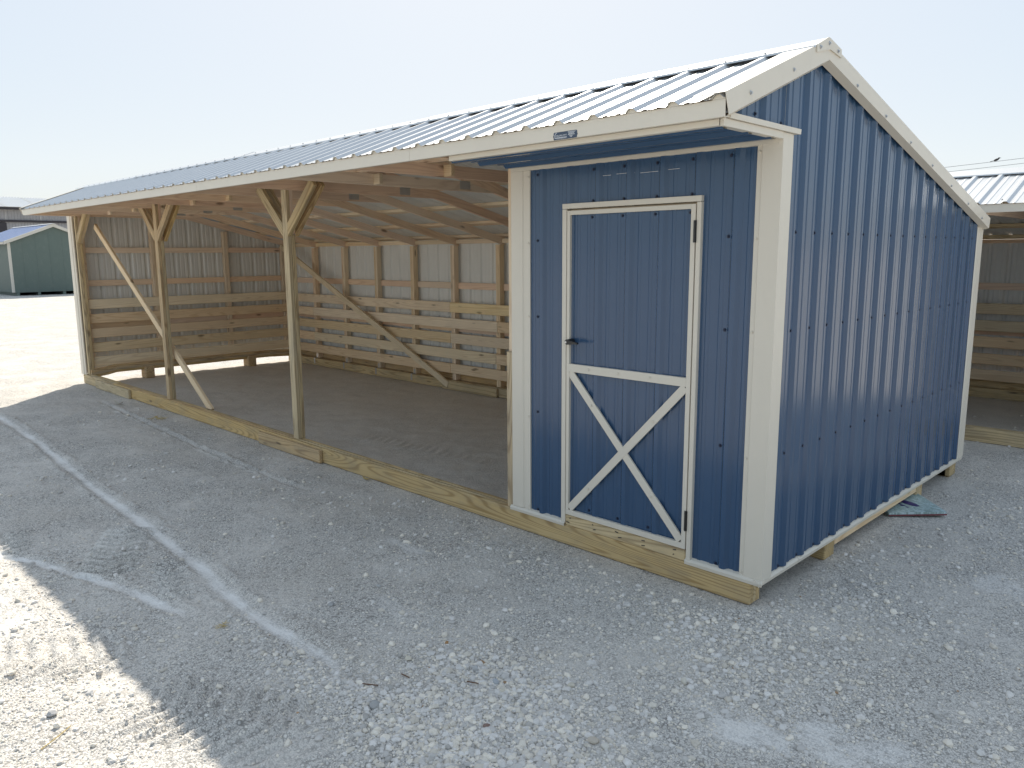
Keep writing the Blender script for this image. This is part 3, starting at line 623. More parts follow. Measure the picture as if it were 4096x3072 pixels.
for y in (4.62, 5.05, 5.35, 5.60, 6.2, 6.8, 7.4, 7.93): 
    mb = MB(); z = rz2(y) - 0.022; an = math.atan(0.397) if y < R2[0] else -math.atan(0.235)
    mb.obox(((X2a+X2b)/2, y, z), ((1, 0, 0), (0, math.cos(an), math.sin(an)), (0, -math.sin(an), math.cos(an))), ((X2b-X2a)/2, 0.043, 0.018)); part('purlin', mb, 'pine', shed2)
for x in (-5.6, -2.6): timber('post', (x-0.045, 5.09, -0.122), (x+0.045, 5.13, 2.07), 'treated', shed2)
for x in (X2a+0.02, X2b-0.02):
    part('wall_panel', sheet(5.05, 7.99, 5.1, lambda u, h, v, x=x: (x + (h if x > -4 else -h), u, -0.1 + v*(rz2(u)-0.02+0.1))), ['blue', 'back'], shed2)

# ------------------------------------------------------------------ green storage shed and grey barn, far left
g = thing('storage_shed', 'dark green gabled storage shed with pale trim and bluish metal roof', 'shed', (-45.5, 8.6, 0))
GX, GY0, GY1, GA = -43.0, 6.45, 10.55, 8.50
gz = lambda y: 3.25 - 0.40*abs(y-GA)
def gpart(name, pts, vec, mat, **k): mb = MB(); mb.prism(pts, vec); return part(name, mb, mat, g)
gpart('wall', [(GX, GY0, -0.10), (GX, GY1, -0.10), (GX, GY1, gz(GY1)-0.02), (GX, GA, gz(GA)-0.02), (GX, GY0, gz(GY0)-0.02)], (-7.2, 0, 0), 'green')
for s_ in (-1, 1):
    ye = GY0-0.18 if s_ < 0 else GY1+0.18
    pr = sheet(-50.3, GX+0.12, -43.1, lambda u, h, v: (u, ye+v*(GA-ye), gz(ye)+v*(gz(GA)-gz(ye))+h+0.03), (0, 1)); part('roof', pr, ['broof', 'back'], g)
    gpart('rake_board', [(GX+0.03, ye, gz(ye)-0.10), (GX+0.03, GA, gz(GA)-0.10), (GX+0.03, GA, gz(GA)+0.055), (GX+0.03, ye, gz(ye)+0.055)], (0.12, 0, 0), 'gtrim')
    gpart('eave_board', [(-50.3, ye-0.02, gz(ye)-0.09), (-50.3, ye+0.02, gz(ye)-0.09), (-50.3, ye+0.02, gz(ye)+0.02), (-50.3, ye-0.02, gz(ye)+0.02)], (7.3, 0, 0), 'gtrim')
for y in (GY0-0.012, GY1-0.098): gpart('corner_board', [(GX-0.10, y, -0.09), (GX+0.012, y, -0.09), (GX+0.012, y+0.11, -0.09), (GX-0.10, y+0.11, -0.09)], (0, 0, 2.42), 'gtrim')
gpart('ridge_cap', [(-50.35, GA-0.15, gz(GA)+0.02), (-50.35, GA, gz(GA)+0.075), (-50.35, GA+0.15, gz(GA)+0.02), (-50.35, GA, gz(GA)+0.06)], (7.55, 0, 0), 'roof')
for y in (6.62, 7.55, 8.7, 9.6, 10.3): gpart('skid', [(GX-0.02, y, -0.262), (GX-0.02, y+0.13, -0.262), (GX-0.02, y+0.13, -0.102), (GX-0.02, y, -0.102)], (-7.1, 0, 0), 'green')
for k in range(1, 7):
    y = GY0+k*0.6
    if y < GY1-0.1: gpart('siding_groove', [(GX+0.001, y, -0.09), (GX+0.001, y+0.01, -0.09), (GX+0.001, y+0.01, gz(y)-0.12), (GX+0.001, y, gz(y)-0.12)], (0.004, 0, 0), 'green')

barn = thing('barn', 'large grey metal barn with white roof and dark eaves beyond the green shed', 'barn', (-80, 24, 0))
BX = -75.0
for k in range(14):
    a = 6.0 + k*2.6; part('wall_panel', sheet(a, a+2.6, a, lambda u, h, v: (BX + h*3, u, -0.262 + v*5.86), (0, 1)), ['barn', 'back'], barn)
    part('roof_panel', sheet(a, a+2.6, a, lambda u, h, v: (BX+0.5-v*6.0, u, 5.78+v*1.15+h*2), (0, 1)), ['roof', 'back'], barn)
    part('roof_panel', sheet(a, a+2.6, a, lambda u, h, v: (BX-11.5+v*6.0, u, 5.78+v*1.15+h*2), (0, 1)), ['roof', 'back'], barn)
def bpart(name, lo, hi, mat): mb = MB(); mb.box(lo, hi, 0.01); return part(name, mb, mat, barn)
bpart('eave', (BX+0.2, 5.9, 5.57), (BX+0.56, 42.5, 5.77), 'maroon')
bpart('door_track', (BX+0.06, 5.9, 4.55), (BX+0.2, 19.5, 4.72), 'maroon'); bpart('sliding_door', (BX+0.07, 7.0, -0.25), (BX+0.14, 13.8, 4.5), 'maroon')
bpart('end_wall', (BX-11.0, 5.95, -0.262), (BX, 6.0, 5.6), 'barn'); bpart('end_wall', (BX-11.0, 42.4, -0.262), (BX, 42.45, 5.6), 'barn')
mb = MB()
for y in (5.96, 42.41): mb.prism([(BX, y, 5.6), (BX-11.0, y, 5.6), (BX-5.5, y, 6.75)], (0, 0.03, 0))
part('gable', mb, 'barn', barn)

# ------------------------------------------------------------------ power line
P0, P1 = (-62.0, 62.0), (28.0, 58.0)
for i, (px, py) in enumerate((P0, P1)):
    t = thing('utility_pole', ('wooden utility pole with crossarm hidden behind the long shed', 'wooden utility pole with crossarm beyond the right edge')[i], 'pole', (px, py, 0))
    mb = MB(); mb.tube((px, py, -Z0), (px, py, 10.4), 0.17, 0.11, 12); part('pole_shaft', mb, 'polewood', t)
    mb = MB(); mb.box((px-0.06, py-1.1, 9.9), (px+0.06, py+1.1, 10.02)); part('crossarm', mb, 'polewood', t)
def sag(t, z0, z1, s): return z0 + (z1-z0)*t - s*4*t*(1-t)
for i, (dy, z0, z1, s, lab) in enumerate(((-0.9, 6.2, 10.35, 1.0, 'topmost of the thin power wires crossing the sky at right'), (0.9, 6.05, 10.2, 1.0, 'thin power wire just under the topmost wire at right'), (0.0, 5.8, 9.75, 1.05, 'lowest thin power wire skimming the small shed ridge at right'))):
    mb = MB(); pts = []
    for k in range(41):
        t = k/40; pts.append((P0[0]+(P1[0]-P0[0])*t, P0[1]+(P1[1]-P0[1])*t+dy, sag(t, z0+0.6, z1, s)))
    for a, b in zip(pts[:-1], pts[1:]): mb.tube(a, b, 0.013, None, 5)
    tag(part('power_wire', mb, 'wire', None), lab, 'wire', 'power wires at right')
    if i == 0: WPTS = pts
t = (-13.26-P0[0])/(P1[0]-P0[0]); bz = sag(t, 6.8, 10.35, 1.0); by = P0[1]+(P1[1]-P0[1])*t-0.9
bm = MB()
def ell(mb, c, r, d=(1, 0, 0), n=10, k=7):
    d = Vector(d).normalized(); e = d.orthogonal().normalized(); g_ = d.cross(e); vs = []
    for i in range(k+1):
        a = -math.pi/2 + math.pi*i/k
        for j in range(n):
            b = 2*math.pi*j/n; vs.append(Vector(c) + d*r[0]*math.sin(a) + (e*math.cos(b)*r[1] + g_*math.sin(b)*r[2])*math.cos(a))
    mb.add(vs, [(i*n+j, i*n+(j+1) % n, (i+1)*n+(j+1) % n, (i+1)*n+j) for i in range(k) for j in range(n)])
ell(bm, (-13.26, by, bz+0.11), (0.17, 0.085, 0.085), (1, 0, 0.35)); ell(bm, (-13.11, by, bz+0.21), (0.065, 0.055, 0.055)); bm.prism([(-13.05, by-0.01, bz+0.21), (-12.98, by, bz+0.20), (-13.05, by+0.01, bz+0.20)], (0, 0, 0.02)); bm.prism([(-13.38, by-0.03, bz+0.06), (-13.62, by-0.05, bz+0.0), (-13.62, by+0.05, bz+0.0), (-13.38, by+0.03, bz+0.06)], (0, 0, 0.02))
tag(part('bird', bm, 'feather', None, smooth=True), 'small dark bird perched on the power wire', 'bird')

# ------------------------------------------------------------------ ground sheet with ruts, dust and tread prints
def grow(a, step, far, sgn):
    out = []; s = step; x = a
    while abs(x-a) < far: s *= 1.22; x += sgn*s; out.append(x)
    return out
gx = grow(-9.6, 0.04, 900, -1)[::-1] + list(np.arange(-9.6, -4.9, 0.04)) + list(np.arange(-4.9, 1.7, 0.016)) + grow(1.69, 0.016, 900, 1)
gy = grow(-3.5, 0.016, 900, -1)[::-1] + list(np.arange(-3.5, -0.2, 0.016)) + list(np.arange(-0.2, 1.6, 0.03)) + list(np.arange(1.6, 6.0, 0.06)) + grow(5.98, 0.06, 900, 1)
gx, gy = np.array(gx), np.array(gy); X, Y = np.meshgrid(gx, gy)
def vnoise(x, y, seed):
    def hsh(i, j):
        n = (i*374761393 + j*668265263 + seed*1442695041) & 0xFFFFFFFF
        n = ((n ^ (n >> 13))*1274126177) & 0xFFFFFFFF
        return ((n ^ (n >> 16)) & 0xFFFF)/65535.0
    i, j = np.floor(x).astype(np.int64), np.floor(y).astype(np.int64); fx_, fy_ = x-i, y-j
    fx_, fy_ = fx_*fx_*(3-2*fx_), fy_*fy_*(3-2*fy_)
    return (hsh(i, j)*(1-fx_)+hsh(i+1, j)*fx_)*(1-fy_) + (hsh(i, j+1)*(1-fx_)+hsh(i+1, j+1)*fx_)*fy_
def fbm(x, y, s, seed, o=4):
    v = 0; a = 1.0; t = 0
    for k in range(o): v = v + a*vnoise(x*s, y*s, seed+k); t += a; a *= 0.5; s *= 2.03
    return v/t
near = np.exp(-((np.maximum(0, np.abs(X+3)-7))**2 + (np.maximum(0, np.abs(Y+1)-4))**2)/30.0)
H = (fbm(X, Y, 0.9, 1)-0.5)*0.035 + (fbm(X, Y, 6.0, 5, 5)-0.5)*0.026
T1 = [(-14, -1.45), (-9.03, -1.558), (-7.472, -1.599), (-6.117, -1.686), (-5.053, -1.755), (-4.129, -1.784), (-3.399, -1.829), (-2.782, -1.856), (-2.3, -1.917), (-1.975, -1.938), (-1.625, -1.936), (-1.304, -1.926), (-0.85, -1.925)]
T2 = [(-5.2, -3.2), (-3.925, -2.681), (-3.621, -2.554), (-3.252, -2.457), (-2.945, -2.355), (-2.623, -2.271), (-2.294, -2.204), (-1.964, -2.155)]
T3 = [(-9.3, -0.355), (-7.919, -0.428), (-6.775, -0.487), (-5.752, -0.542), (-4.972, -0.549), (-4.293, -0.555), (-3.669, -0.534)]
def dist_path(path):
    D = np.full(X.shape, 99.0); S = np.zeros(X.shape); acc = 0
    for (ax, ay), (bx_, by_) in zip(path[:-1], path[1:]):
        dx, dy = bx_-ax, by_-ay; L2 = dx*dx+dy*dy; t = np.clip(((X-ax)*dx+(Y-ay)*dy)/L2, 0, 1)
        d = np.hypot(X-ax-t*dx, Y-ay-t*dy); mk = d < D; D = np.where(mk, d, D); S = np.where(mk, acc+t*math.sqrt(L2), S); acc += math.sqrt(L2)
    return D, S, acc
dust_crest_light = np.zeros(X.shape)
for path, w, amt, dep in ((T1, 0.044, 1.0, 0.012), (T2, 0.036, 0.95, 0.010), (T3, 0.022, 0.42, 0.016)):
    D, S, L = dist_path(path); wv = w*(0.75+0.6*fbm(S*1.5, S*0, 1.0, 40)); fade = np.clip((L-S)/0.45, 0, 1)*np.clip(S/0.5+0.2, 0, 1)
    k = np.clip(1.35-D/wv, 0, 1)*fade; dust_crest_light = np.maximum(dust_crest_light, k*amt*(0.6+0.4*np.clip((fbm(X, Y, 7.0, 61)-0.28)*3.2, 0, 1)))
    H += fade*(-dep*np.exp(-(D/wv)**2) + dep*1.3*np.exp(-((D-1.9*wv)/(0.55*wv))**2)*np.clip((fbm(X, Y, 16, 50)-0.35)*3, 0, 1.5))
def pad(cx, cy, rx, ry, seed, amt):
    d = np.hypot((X-cx)/rx, (Y-cy)/ry) + (fbm(X, Y, 5.0, seed)-0.5)*1.7
    return np.clip((1.0-d)*1.3, 0, 1)*amt
for a in ((0.50, -1.05, 0.36, 0.16, 71, 0.62), (0.84, -0.85, 0.30, 0.2, 72, 0.60), (0.95, 1.25, 0.35, 0.3, 73, 0.5), (-2.2, -0.75, 0.45, 0.12, 74, 0.6), (-1.2, -1.75, 0.3, 0.1, 75, 0.35),
          (-3.0, -2.9, 1.2, 0.3, 76, 0.45), (-1.45, -1.35, 0.3, 0.1, 77, 0.45), (-5.2, 1.2, 1.0, 0.15, 78, 0.35), (-4.6, -1.0, 0.5, 0.12, 79, 0.35), (0.1, -1.45, 0.35, 0.2, 80, 0.35)):
    dust_crest_light = np.maximum(dust_crest_light, pad(*a))
# wheel-tread prints: ridges across two short lanes
def tread(cx, cy, ang, L, w, pitch, amp, chev):
    c, s = math.cos(ang), math.sin(ang); u = (X-cx)*c+(Y-cy)*s; v = -(X-cx)*s+(Y-cy)*c
    mk = np.clip((L/2-np.abs(u))/0.12, 0, 1)*np.clip((w/2-np.abs(v))/0.04, 0, 1)
    return mk*amp*np.sin(2*math.pi*(u+chev*np.abs(v))/pitch)
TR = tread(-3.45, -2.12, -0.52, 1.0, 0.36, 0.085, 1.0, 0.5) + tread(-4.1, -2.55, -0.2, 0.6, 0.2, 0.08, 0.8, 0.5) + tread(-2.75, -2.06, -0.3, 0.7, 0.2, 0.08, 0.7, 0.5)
dust_crest_light = np.maximum(dust_crest_light, 0.42*np.clip(TR, 0, 1))      # tread-print crests get pale dust colour to paint in ridge shading
H += tread(-3.45, -2.12, -0.52, 1.0, 0.36, 0.085, 0.030, 0.5) + tread(-2.3, -3.0, 0.9, 1.2, 0.5, 0.10, 0.014, 0.5) + tread(-1.15, -2.5, 0.5, 0.9, 0.5, 0.085, 0.016, 0.4) + tread(-4.1, -2.55, -0.2, 0.6, 0.2, 0.08, 0.022, 0.5) + tread(-2.75, -2.06, -0.3, 0.7, 0.2, 0.08, 0.020, 0.5)
H += tread(-6.2, 1.6, 0.15, 3.0, 0.5, 0.11, 0.010, 0.4)*fbm(X, Y, 3, 130) + tread(-4.2, 0.9, 0.1, 2.0, 0.4, 0.11, 0.009, 0.4)*fbm(X, Y, 3, 131)
inside = np.clip((X+11.2)/0.1, 0, 1)*np.clip((-1.9-X)/0.2, 0, 1)*np.clip((Y-0.1)/0.15, 0, 1)*np.clip((3.6-Y)/0.2, 0, 1)
inside2 = np.clip((Y-5.0)/0.2, 0, 1)*np.clip((8-Y)/0.2, 0, 1)*np.clip((X+8.5)/0.2, 0, 1)*np.clip((0.85-X)/0.2, 0, 1)
soil = np.maximum(inside, inside2)*(0.55+0.45*fbm(X, Y, 2.0, 90)); soil = np.maximum(soil, 0.25*np.clip((fbm(X, Y, 1.3, 95)-0.55)*6, 0, 1))
clear = np.ones(X.shape)                                     # flatten beneath timbers so that they bear on the ground
for x0, x1, y0, y1 in ((-11.2, 0.0, -0.05, 0.13), (-11.2, 0.0, 3.4, 3.62), (-8.6, 0.9, 5.0, 5.2), (-0.5, 0.3, 2.0, 2.8)):
    d = np.hypot(np.maximum(0, np.maximum(x0-X, X-x1)), np.maximum(0, np.maximum(y0-Y, Y-y1))); clear = np.minimum(clear, np.clip(d/0.12, 0, 1))
H = H*near
H = np.where(clear < 1, H*clear - 0.004*(1-clear), H)
H = np.where((X > -12) & (X < 0.3) & (Y > -0.3) & (Y < 4), np.minimum(H, 0.02), H)
far = np.hypot(X, Y); H = np.where(far > 25, -0.0, H)
ny, nx = X.shape
co = np.stack([X, Y, H], -1).reshape(-1, 3).astype(np.float32)
ii = np.arange(ny*nx).reshape(ny, nx); q = np.stack([ii[:-1, :-1], ii[:-1, 1:], ii[1:, 1:], ii[1:, :-1]], -1).reshape(-1, 4).astype(np.int32)
def np_mesh(name, co, faces, mat, attrs=(), smooth=True):
    me = bpy.data.meshes.new(name); n = faces.shape[1]; me.vertices.add(len(co)); me.vertices.foreach_set('co', co.ravel())
    me.loops.add(faces.size); me.loops.foreach_set('vertex_index', faces.ravel()); me.polygons.add(len(faces))
    me.polygons.foreach_set('loop_start', np.arange(0, faces.size, n, dtype=np.int32)); me.polygons.foreach_set('loop_total', np.full(len(faces), n, dtype=np.int32))
    me.polygons.foreach_set('use_smooth', np.full(len(faces), smooth)); me.materials.append(M[mat])
    for an, typ, key, data in attrs: me.attributes.new(an, typ, 'POINT').data.foreach_set(key, data.astype(np.float32).ravel())
    me.update(calc_edges=True); return me
gm = np_mesh('ground', co, q, 'ground', (('dust_crest_light', 'FLOAT', 'value', dust_crest_light), ('soil', 'FLOAT', 'value', soil)))
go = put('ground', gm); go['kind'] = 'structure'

# ------------------------------------------------------------------ loose gravel (uncountable) and the few rocks that stand out
def sample_grid(A, x, y):
    i = np.clip(np.searchsorted(gx, x)-1, 0, nx-2); j = np.clip(np.searchsorted(gy, y)-1, 0, ny-2)
    fx_ = (x-gx[i])/(gx[i+1]-gx[i]); fy_ = (y-gy[j])/(gy[j+1]-gy[j])
    return (A[j, i]*(1-fx_)+A[j, i+1]*fx_)*(1-fy_) + (A[j+1, i]*(1-fx_)+A[j+1, i+1]*fx_)*fy_
ph = (1+5**0.5)/2
IV = np.array([(-1, ph, 0), (1, ph, 0), (-1, -ph, 0), (1, -ph, 0), (0, -1, ph), (0, 1, ph), (0, -1, -ph), (0, 1, -ph), (ph, 0, -1), (ph, 0, 1), (-ph, 0, -1), (-ph, 0, 1)])/math.sqrt(1+ph*ph)
IF = np.array([(0, 11, 5), (0, 5, 1), (0, 1, 7), (0, 7, 10), (0, 10, 11), (1, 5, 9), (5, 11, 4), (11, 10, 2), (10, 7, 6), (7, 1, 8), (3, 9, 4), (3, 4, 2), (3, 2, 6), (3, 6, 8), (3, 8, 9), (4, 9, 5), (2, 4, 11), (6, 2, 10), (8, 6, 7), (9, 8, 1)], dtype=np.int32)
def stones(px, py, r, cols, bury=0.35):
    n = len(px); th = rng.uniform(0, 2*np.pi, n); ax = r[:, None]*np.stack([rng.uniform(0.8, 1.45, n), rng.uniform(0.7, 1.1, n), rng.uniform(0.5, 0.85, n)], 1)
    v = IV[None]*rng.uniform(0.78, 1.2, (n, 12, 1))*ax[:, None, :]; c, s = np.cos(th)[:, None], np.sin(th)[:, None]
    x = v[..., 0]*c - v[..., 1]*s + px[:, None]; y = v[..., 0]*s + v[..., 1]*c + py[:, None]
    z = v[..., 2] + (sample_grid(H, px, py) + ax[:, 2]*(1-2*bury))[:, None]
    co = np.stack([x, y, z], -1).reshape(-1, 3).astype(np.float32); f = (IF[None] + 12*np.arange(n)[:, None, None]).reshape(-1, 3).astype(np.int32)
    return co, f, np.repeat(cols, 12, 0)
def stone_cols(n):
    k = rng.uniform(0, 1, n); b = rng.uniform(0.75, 1.15, n)[:, None]
    base = np.where((k < 0.55)[:, None], np.array([[0.70, 0.67, 0.63]]), np.where((k < 0.93)[:, None], np.array([[0.82, 0.755, 0.65]]), np.array([[0.54, 0.515, 0.48]])))
    base = np.where((k > 0.9985)[:, None], np.array([[0.42, 0.26, 0.14]]), base)
    return np.concatenate([base*np.minimum(b, 0.88/base.max(1, keepdims=True)), np.ones((n, 1))], 1)
N = 420000
dd = 1.9 + 9.0*rng.uniform(0, 1, N)**2.0; hd_ = YAW + rng.uniform(-0.66, 0.66, N)
px, py = CAM[0]+dd*np.sin(hd_), CAM[1]+dd*np.cos(hd_)
dens = np.clip((fbm(px, py, 1.6, 120)-0.30)*2.2, 0.03, 1)
heap = sum(a*np.exp(-((px-cx)**2/sx**2+(py-cy)**2/sy**2)) for cx, cy, sx, sy, a in ((-0.45, -1.50, 0.45, 0.22, 1.3), (-0.2, -1.9, 0.7, 0.3, 1.3), (-0.7, -0.35, 0.9, 0.2, 0.5), (0.3, 0.4, 0.4, 0.5, 0.5), (-1.25, -2.05, 0.45, 0.12, 0.8), (0.6, 2.6, 0.5, 0.7, 0.5), (0.2, -0.6, 0.4, 0.4, 0.5)))
r = 0.0038/np.maximum(rng.uniform(0, 1, N), 0.006)**0.33
r = np.minimum(r*(1+0.5*np.clip(heap, 0, 1)), 0.019)
keep = rng.uniform(0, 1, N) < np.clip(0.25*dens + 0.55*np.clip(heap, 0, 1), 0, 1)*np.where(dd > 4.2, 0.85, 1)
keep &= r > dd*0.00085
keep &= sample_grid(dust_crest_light, px, py) < 0.35 + 0.2*rng.uniform(0, 1, N)
keep &= ~((px > -11.3) & (px < 0.0) & (py > -0.055) & (py < 3.7))
keep &= ~((px > -0.35) & (px < 0.32) & (py > 2.02) & (py < 2.75))
px, py, r = px[keep], py[keep], r[keep]
co, f, cl = stones(px, py, r, stone_cols(len(px)))
gr = put('gravel', np_mesh('gravel', co, f, 'stone', (('tint', 'FLOAT_COLOR', 'color', cl),), smooth=False)); gr['kind'] = 'stuff'; gr['label'] = 'loose pale limestone gravel strewn over the yard'; 
print('gravel stones', len(px))

def rock(name, label, x, y, r, col, sq=(1, 1, 1), seed=0):
    rr = np.random.default_rng(seed+300); v = IV.copy(); f = IF.copy()
    for _ in range(1):                                     # one subdivision, then facet it by jitter
        mid = {}; vs = [tuple(a) for a in v]; nf = []
        def mp(a, b):
            k = (min(a, b), max(a, b))
            if k not in mid: p = (np.array(vs[a])+np.array(vs[b]))/2; vs.append(tuple(p/np.linalg.norm(p))); mid[k] = len(vs)-1
            return mid[k]
        for a, b, c in f: ab, bc, ca = mp(a, b), mp(b, c), mp(c, a); nf += [(a, ab, ca), (b, bc, ab), (c, ca, bc), (ab, bc, ca)]
        v = np.array(vs); f = np.array(nf, dtype=np.int32)
    for _ in range(7):                                     # chop planes for an angular stone
        nrm = rr.normal(size=3); nrm /= np.linalg.norm(nrm); dcut = rr.uniform(0.62, 0.85); e_ = v@nrm
        v = v - np.outer(np.maximum(0, e_-dcut), nrm)
    v = v*np.array(sq)*r*(1+rr.normal(size=(len(v), 1))*0.03); th = rr.uniform(0, 6.28); c, s = math.cos(th), math.sin(th)
    z0 = float(sample_grid(H, np.array([x]), np.array([y]))[0])
    v = np.stack([v[:, 0]*c-v[:, 1]*s, v[:, 0]*s+v[:, 1]*c, v[:, 2]-v[:, 2].min()-r*sq[2]*0.35], 1)
    me = np_mesh(name, v.astype(np.float32), f, 'stone', (('tint', 'FLOAT_COLOR', 'color', np.tile(np.array([[*col, 1.0]]), (len(v), 1))),), smooth=False)
    return tag(put(name, me, None, (x, y, z0)), label, 'rock', 'larger rocks lying in the gravel')
GREY, CREAM, BROWN = (0.36, 0.36, 0.355), (0.62, 0.57, 0.47), (0.20, 0.12, 0.10)
for k, (lab, x, y, r_, c_, sq) in enumerate((
    ('largest grey rounded rock at the end of the long white rut', -0.747, -2.001, 0.024, GREY, (1.1, 1, 0.8)),
    ('angular pale grey slab of rock above the cream gravel heap', -0.665, -1.486, 0.020, (0.46, 0.46, 0.46), (1.2, 0.9, 0.7)),
    ('smooth cream rock left of the gravel heap', -0.958, -1.655, 0.017, CREAM, (1.3, 1, 0.75)),
    ('flat bluish grey rock leaning in the cream gravel heap', -0.514, -1.502, 0.019, (0.40, 0.42, 0.44), (1.3, 0.7, 0.8)),
    ('cream rock on the lower side of the gravel heap', -0.436, -1.54, 0.016, CREAM, (1, 1, 0.9)),
    ('dark reddish brown rock below the gravel heap', -0.298, -1.768, 0.016, BROWN, (1.2, 0.9, 0.6)),
    ('small orange brown pebble alone above the gravel heap', -0.945, -1.423, 0.011, (0.38, 0.20, 0.07), (1, 1, 0.8)),
    ('cream and grey rock beside the largest grey rock', -0.633, -1.995, 0.018, (0.55, 0.52, 0.45), (1.2, 1, 0.7)),
    ('pale round rock at the lower right among fine gravel', 0.137, -1.539, 0.018, (0.66, 0.63, 0.56), (1, 1, 0.8)),
    ('wide tan rock touching the pale round rock', 0.083, -1.541, 0.021, (0.52, 0.46, 0.38), (1.35, 0.9, 0.65)),
    ('upright white rock alone near the white dusty crust', 0.10, -0.916, 0.017, (0.68, 0.64, 0.56), (0.9, 0.8, 1.3)),
    ('pale grey rock between the shed skid and the long rut', -1.745, -1.26, 0.015, (0.5, 0.5, 0.49), (1.2, 1, 0.7)),
    ('thin grey slab of rock beside the long white rut', -1.718, -1.598, 0.020, GREY, (1.4, 1, 0.45)),
    ('grey rock lying in the sunlit gravel', -1.661, -2.993, 0.020, (0.45, 0.44, 0.43), (1.2, 1, 0.7)),
    ('cream rock right of the gravel heap', -0.251, -1.285, 0.016, CREAM, (1.1, 1, 0.8)))):
    rock('rock', lab, x, y, r_, c_, sq, k)

# ------------------------------------------------------------------ litter
def gz_at(x, y): return float(sample_grid(H, np.array([x]), np.array([y]))[0]) - Z0
def twig(name, lab, cat, pts, r_, mat):
    mb = MB(); P = [(x, y, gz_at(x, y)+dz+r_) for x, y, dz in pts]
    for a, b in zip(P[:-1], P[1:]): mb.tube(a, b, r_, r_*0.85, 6)
    return tag(part(name, mb, mat, None), lab, cat)
twig('straw', 'yellow stalk of straw on the sunlit gravel at lower left', 'straw', ((-1.45, -3.09, 0.002), (-1.485, -3.02, 0.006), (-1.525, -2.96, 0.004)), 0.0028, 'straw')
twig('twig', 'thin brown twig beside the largest grey rock', 'twig', ((-0.94, -1.95, 0.004), (-0.90, -1.93, 0.006), (-0.86, -1.90, 0.004)), 0.003, 'bark')
twig('twig', 'short brown twig in the cream gravel heap', 'twig', ((-0.60, -1.60, 0.012), (-0.55, -1.575, 0.014)), 0.003, 'bark')
twig('twig', 'small dark twig near the lower left of the gravel heap', 'twig', ((-0.86, -1.77, 0.006), (-0.81, -1.765, 0.006)), 0.003, 'bark')
cl_ = MB()
for k in range(26):
    a = rnd.uniform(0, 6.28); l = rnd.uniform(0.015, 0.035); x, y = -1.928+rnd.gauss(0, .014), -2.124+rnd.gauss(0, .014); z = gz_at(x, y)
    cl_.tube((x, y, z+0.003+rnd.uniform(0, .012)), (x+l*math.cos(a), y+l*math.sin(a), z+0.004+rnd.uniform(0, .016)), 0.0013, 0.0008, 4)
tag(part('straw_clump', cl_, 'straw', None), 'small clump of dry straw where the short white rut ends', 'straw')
cl_ = MB()
for k in range(22):
    a = rnd.uniform(0, 6.28); l = rnd.uniform(0.03, 0.07); x, y = -7.506+rnd.gauss(0, .04), -0.264+rnd.gauss(0, .03); z = gz_at(x, y)
    cl_.tube((x, y, z+0.004+rnd.uniform(0, .02)), (x+l*math.cos(a), y+l*math.sin(a), z+0.006+rnd.uniform(0, .03)), 0.003, 0.002, 4)
tag(part('straw_clump', cl_, 'straw', None), 'tuft of dry straw beside the front skid', 'straw')
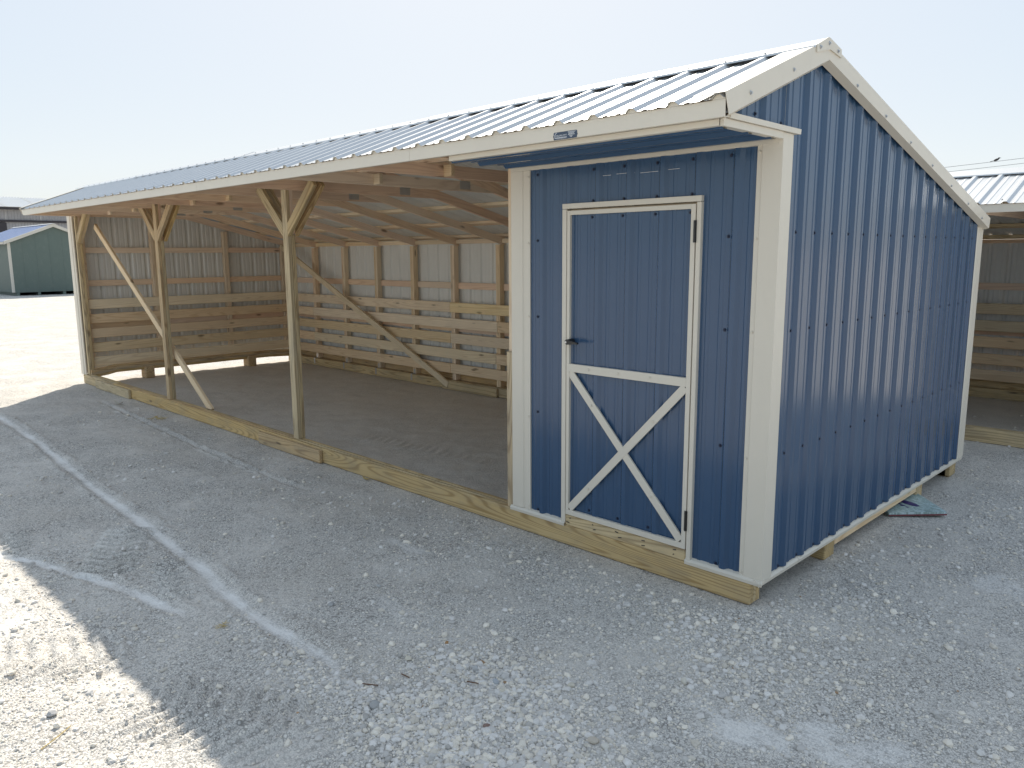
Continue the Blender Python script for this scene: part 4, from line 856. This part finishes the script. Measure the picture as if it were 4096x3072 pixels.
def leaf(name, lab, x, y, l, w, rot, mat, curl):
    mb = MB(); n = 8; z = gz_at(x, y)+0.008; top = []; bot = []
    for i in range(n+1):
        t_ = i/n; ww = w*math.sin(math.pi*min(0.97, max(0.03, t_)))**0.7; h = curl*4*(t_-0.5)**2
        for s_ in (-1, 1):
            u, v = (t_-0.5)*l, s_*ww/2; top.append((x+u*math.cos(rot)-v*math.sin(rot), y+u*math.sin(rot)+v*math.cos(rot), z+h+0.3*curl))
    bot = [(a, b, c-0.002) for a, b, c in top]; fs = []
    for i in range(n): fs += [(2*i, 2*i+1, 2*i+3, 2*i+2), (2*(n+1)+2*i+2, 2*(n+1)+2*i+3, 2*(n+1)+2*i+1, 2*(n+1)+2*i)]
    mb.add(top+bot, fs); return tag(part(name, mb, mat, None), lab, 'chip')
leaf('wood_shaving', 'curled pale wood shaving on the gravel near the left skid block', -8.82, -0.278, 0.16, 0.06, 0.3, 'gtrim', 0.03)
leaf('wood_shaving', 'peeled strip of wood at the foot of the front skid', -3.62, -0.035, 0.11, 0.03, 0.05, 'straw', 0.012)
# printed board half under the shed
bd = thing('foam_board', 'pale blue printed board with purple logo lying half under the blue gable wall', 'board', (0.0, 2.35, 0))
pts = [(-0.045, 2.055), (0.262, 2.327), (-0.09, 2.715), (-0.40, 2.44)]
mb = MB(); mb.prism([(x, y, -0.258+0.012*(i in (1, 2))) for i, (x, y) in enumerate(pts)], (0, 0, 0.024)); part('board_sheet', mb, 'foam', bd)
mb = MB(); mb.prism([(-0.047, 2.0535, -0.2575), (0.2635, 2.3255, -0.2455), (0.2635, 2.3255, -0.2365), (-0.047, 2.0535, -0.2485)], (0.0035, -0.004, 0)); part('board_edge', mb, 'red', bd)
bz_ = lambda x, y: -0.234 + 0.012*min(1, max(0, ((x+0.045)*0.748+(y-2.055)*0.663)/0.41)) + 0.0012
lo_ = MB(); c0_ = Vector((-0.01, 2.365, 0)); e1 = Vector((0.78, -0.36, 0)).normalized(); e2 = Vector((-e1.y, e1.x, 0))
ring = [c0_ + e1*0.088*math.cos(a) + e2*0.035*math.sin(a) for a in np.linspace(0, 2*math.pi, 28, endpoint=False)]
lo_.prism([(p.x, p.y, bz_(p.x, p.y)) for p in ring], (0, 0, 0.0006)); part('logo', lo_, 'purple', bd)
for cx, cy, s_ in ((-0.028, 2.283, 0.016), (0.012, 2.262, 0.011), (-0.058, 2.31, 0.012)):
    lo_ = MB(); lo_.prism([(cx+e1.x*a*s_+e2.x*b*s_*0.8, cy+e1.y*a*s_+e2.y*b*s_*0.8, bz_(cx, cy)+0.0004) for a, b in ((-1, -1), (1, -1), (1, 1), (-1, 1))], (0, 0, 0.0006)); part('logo_letter', lo_, 'purple', bd)
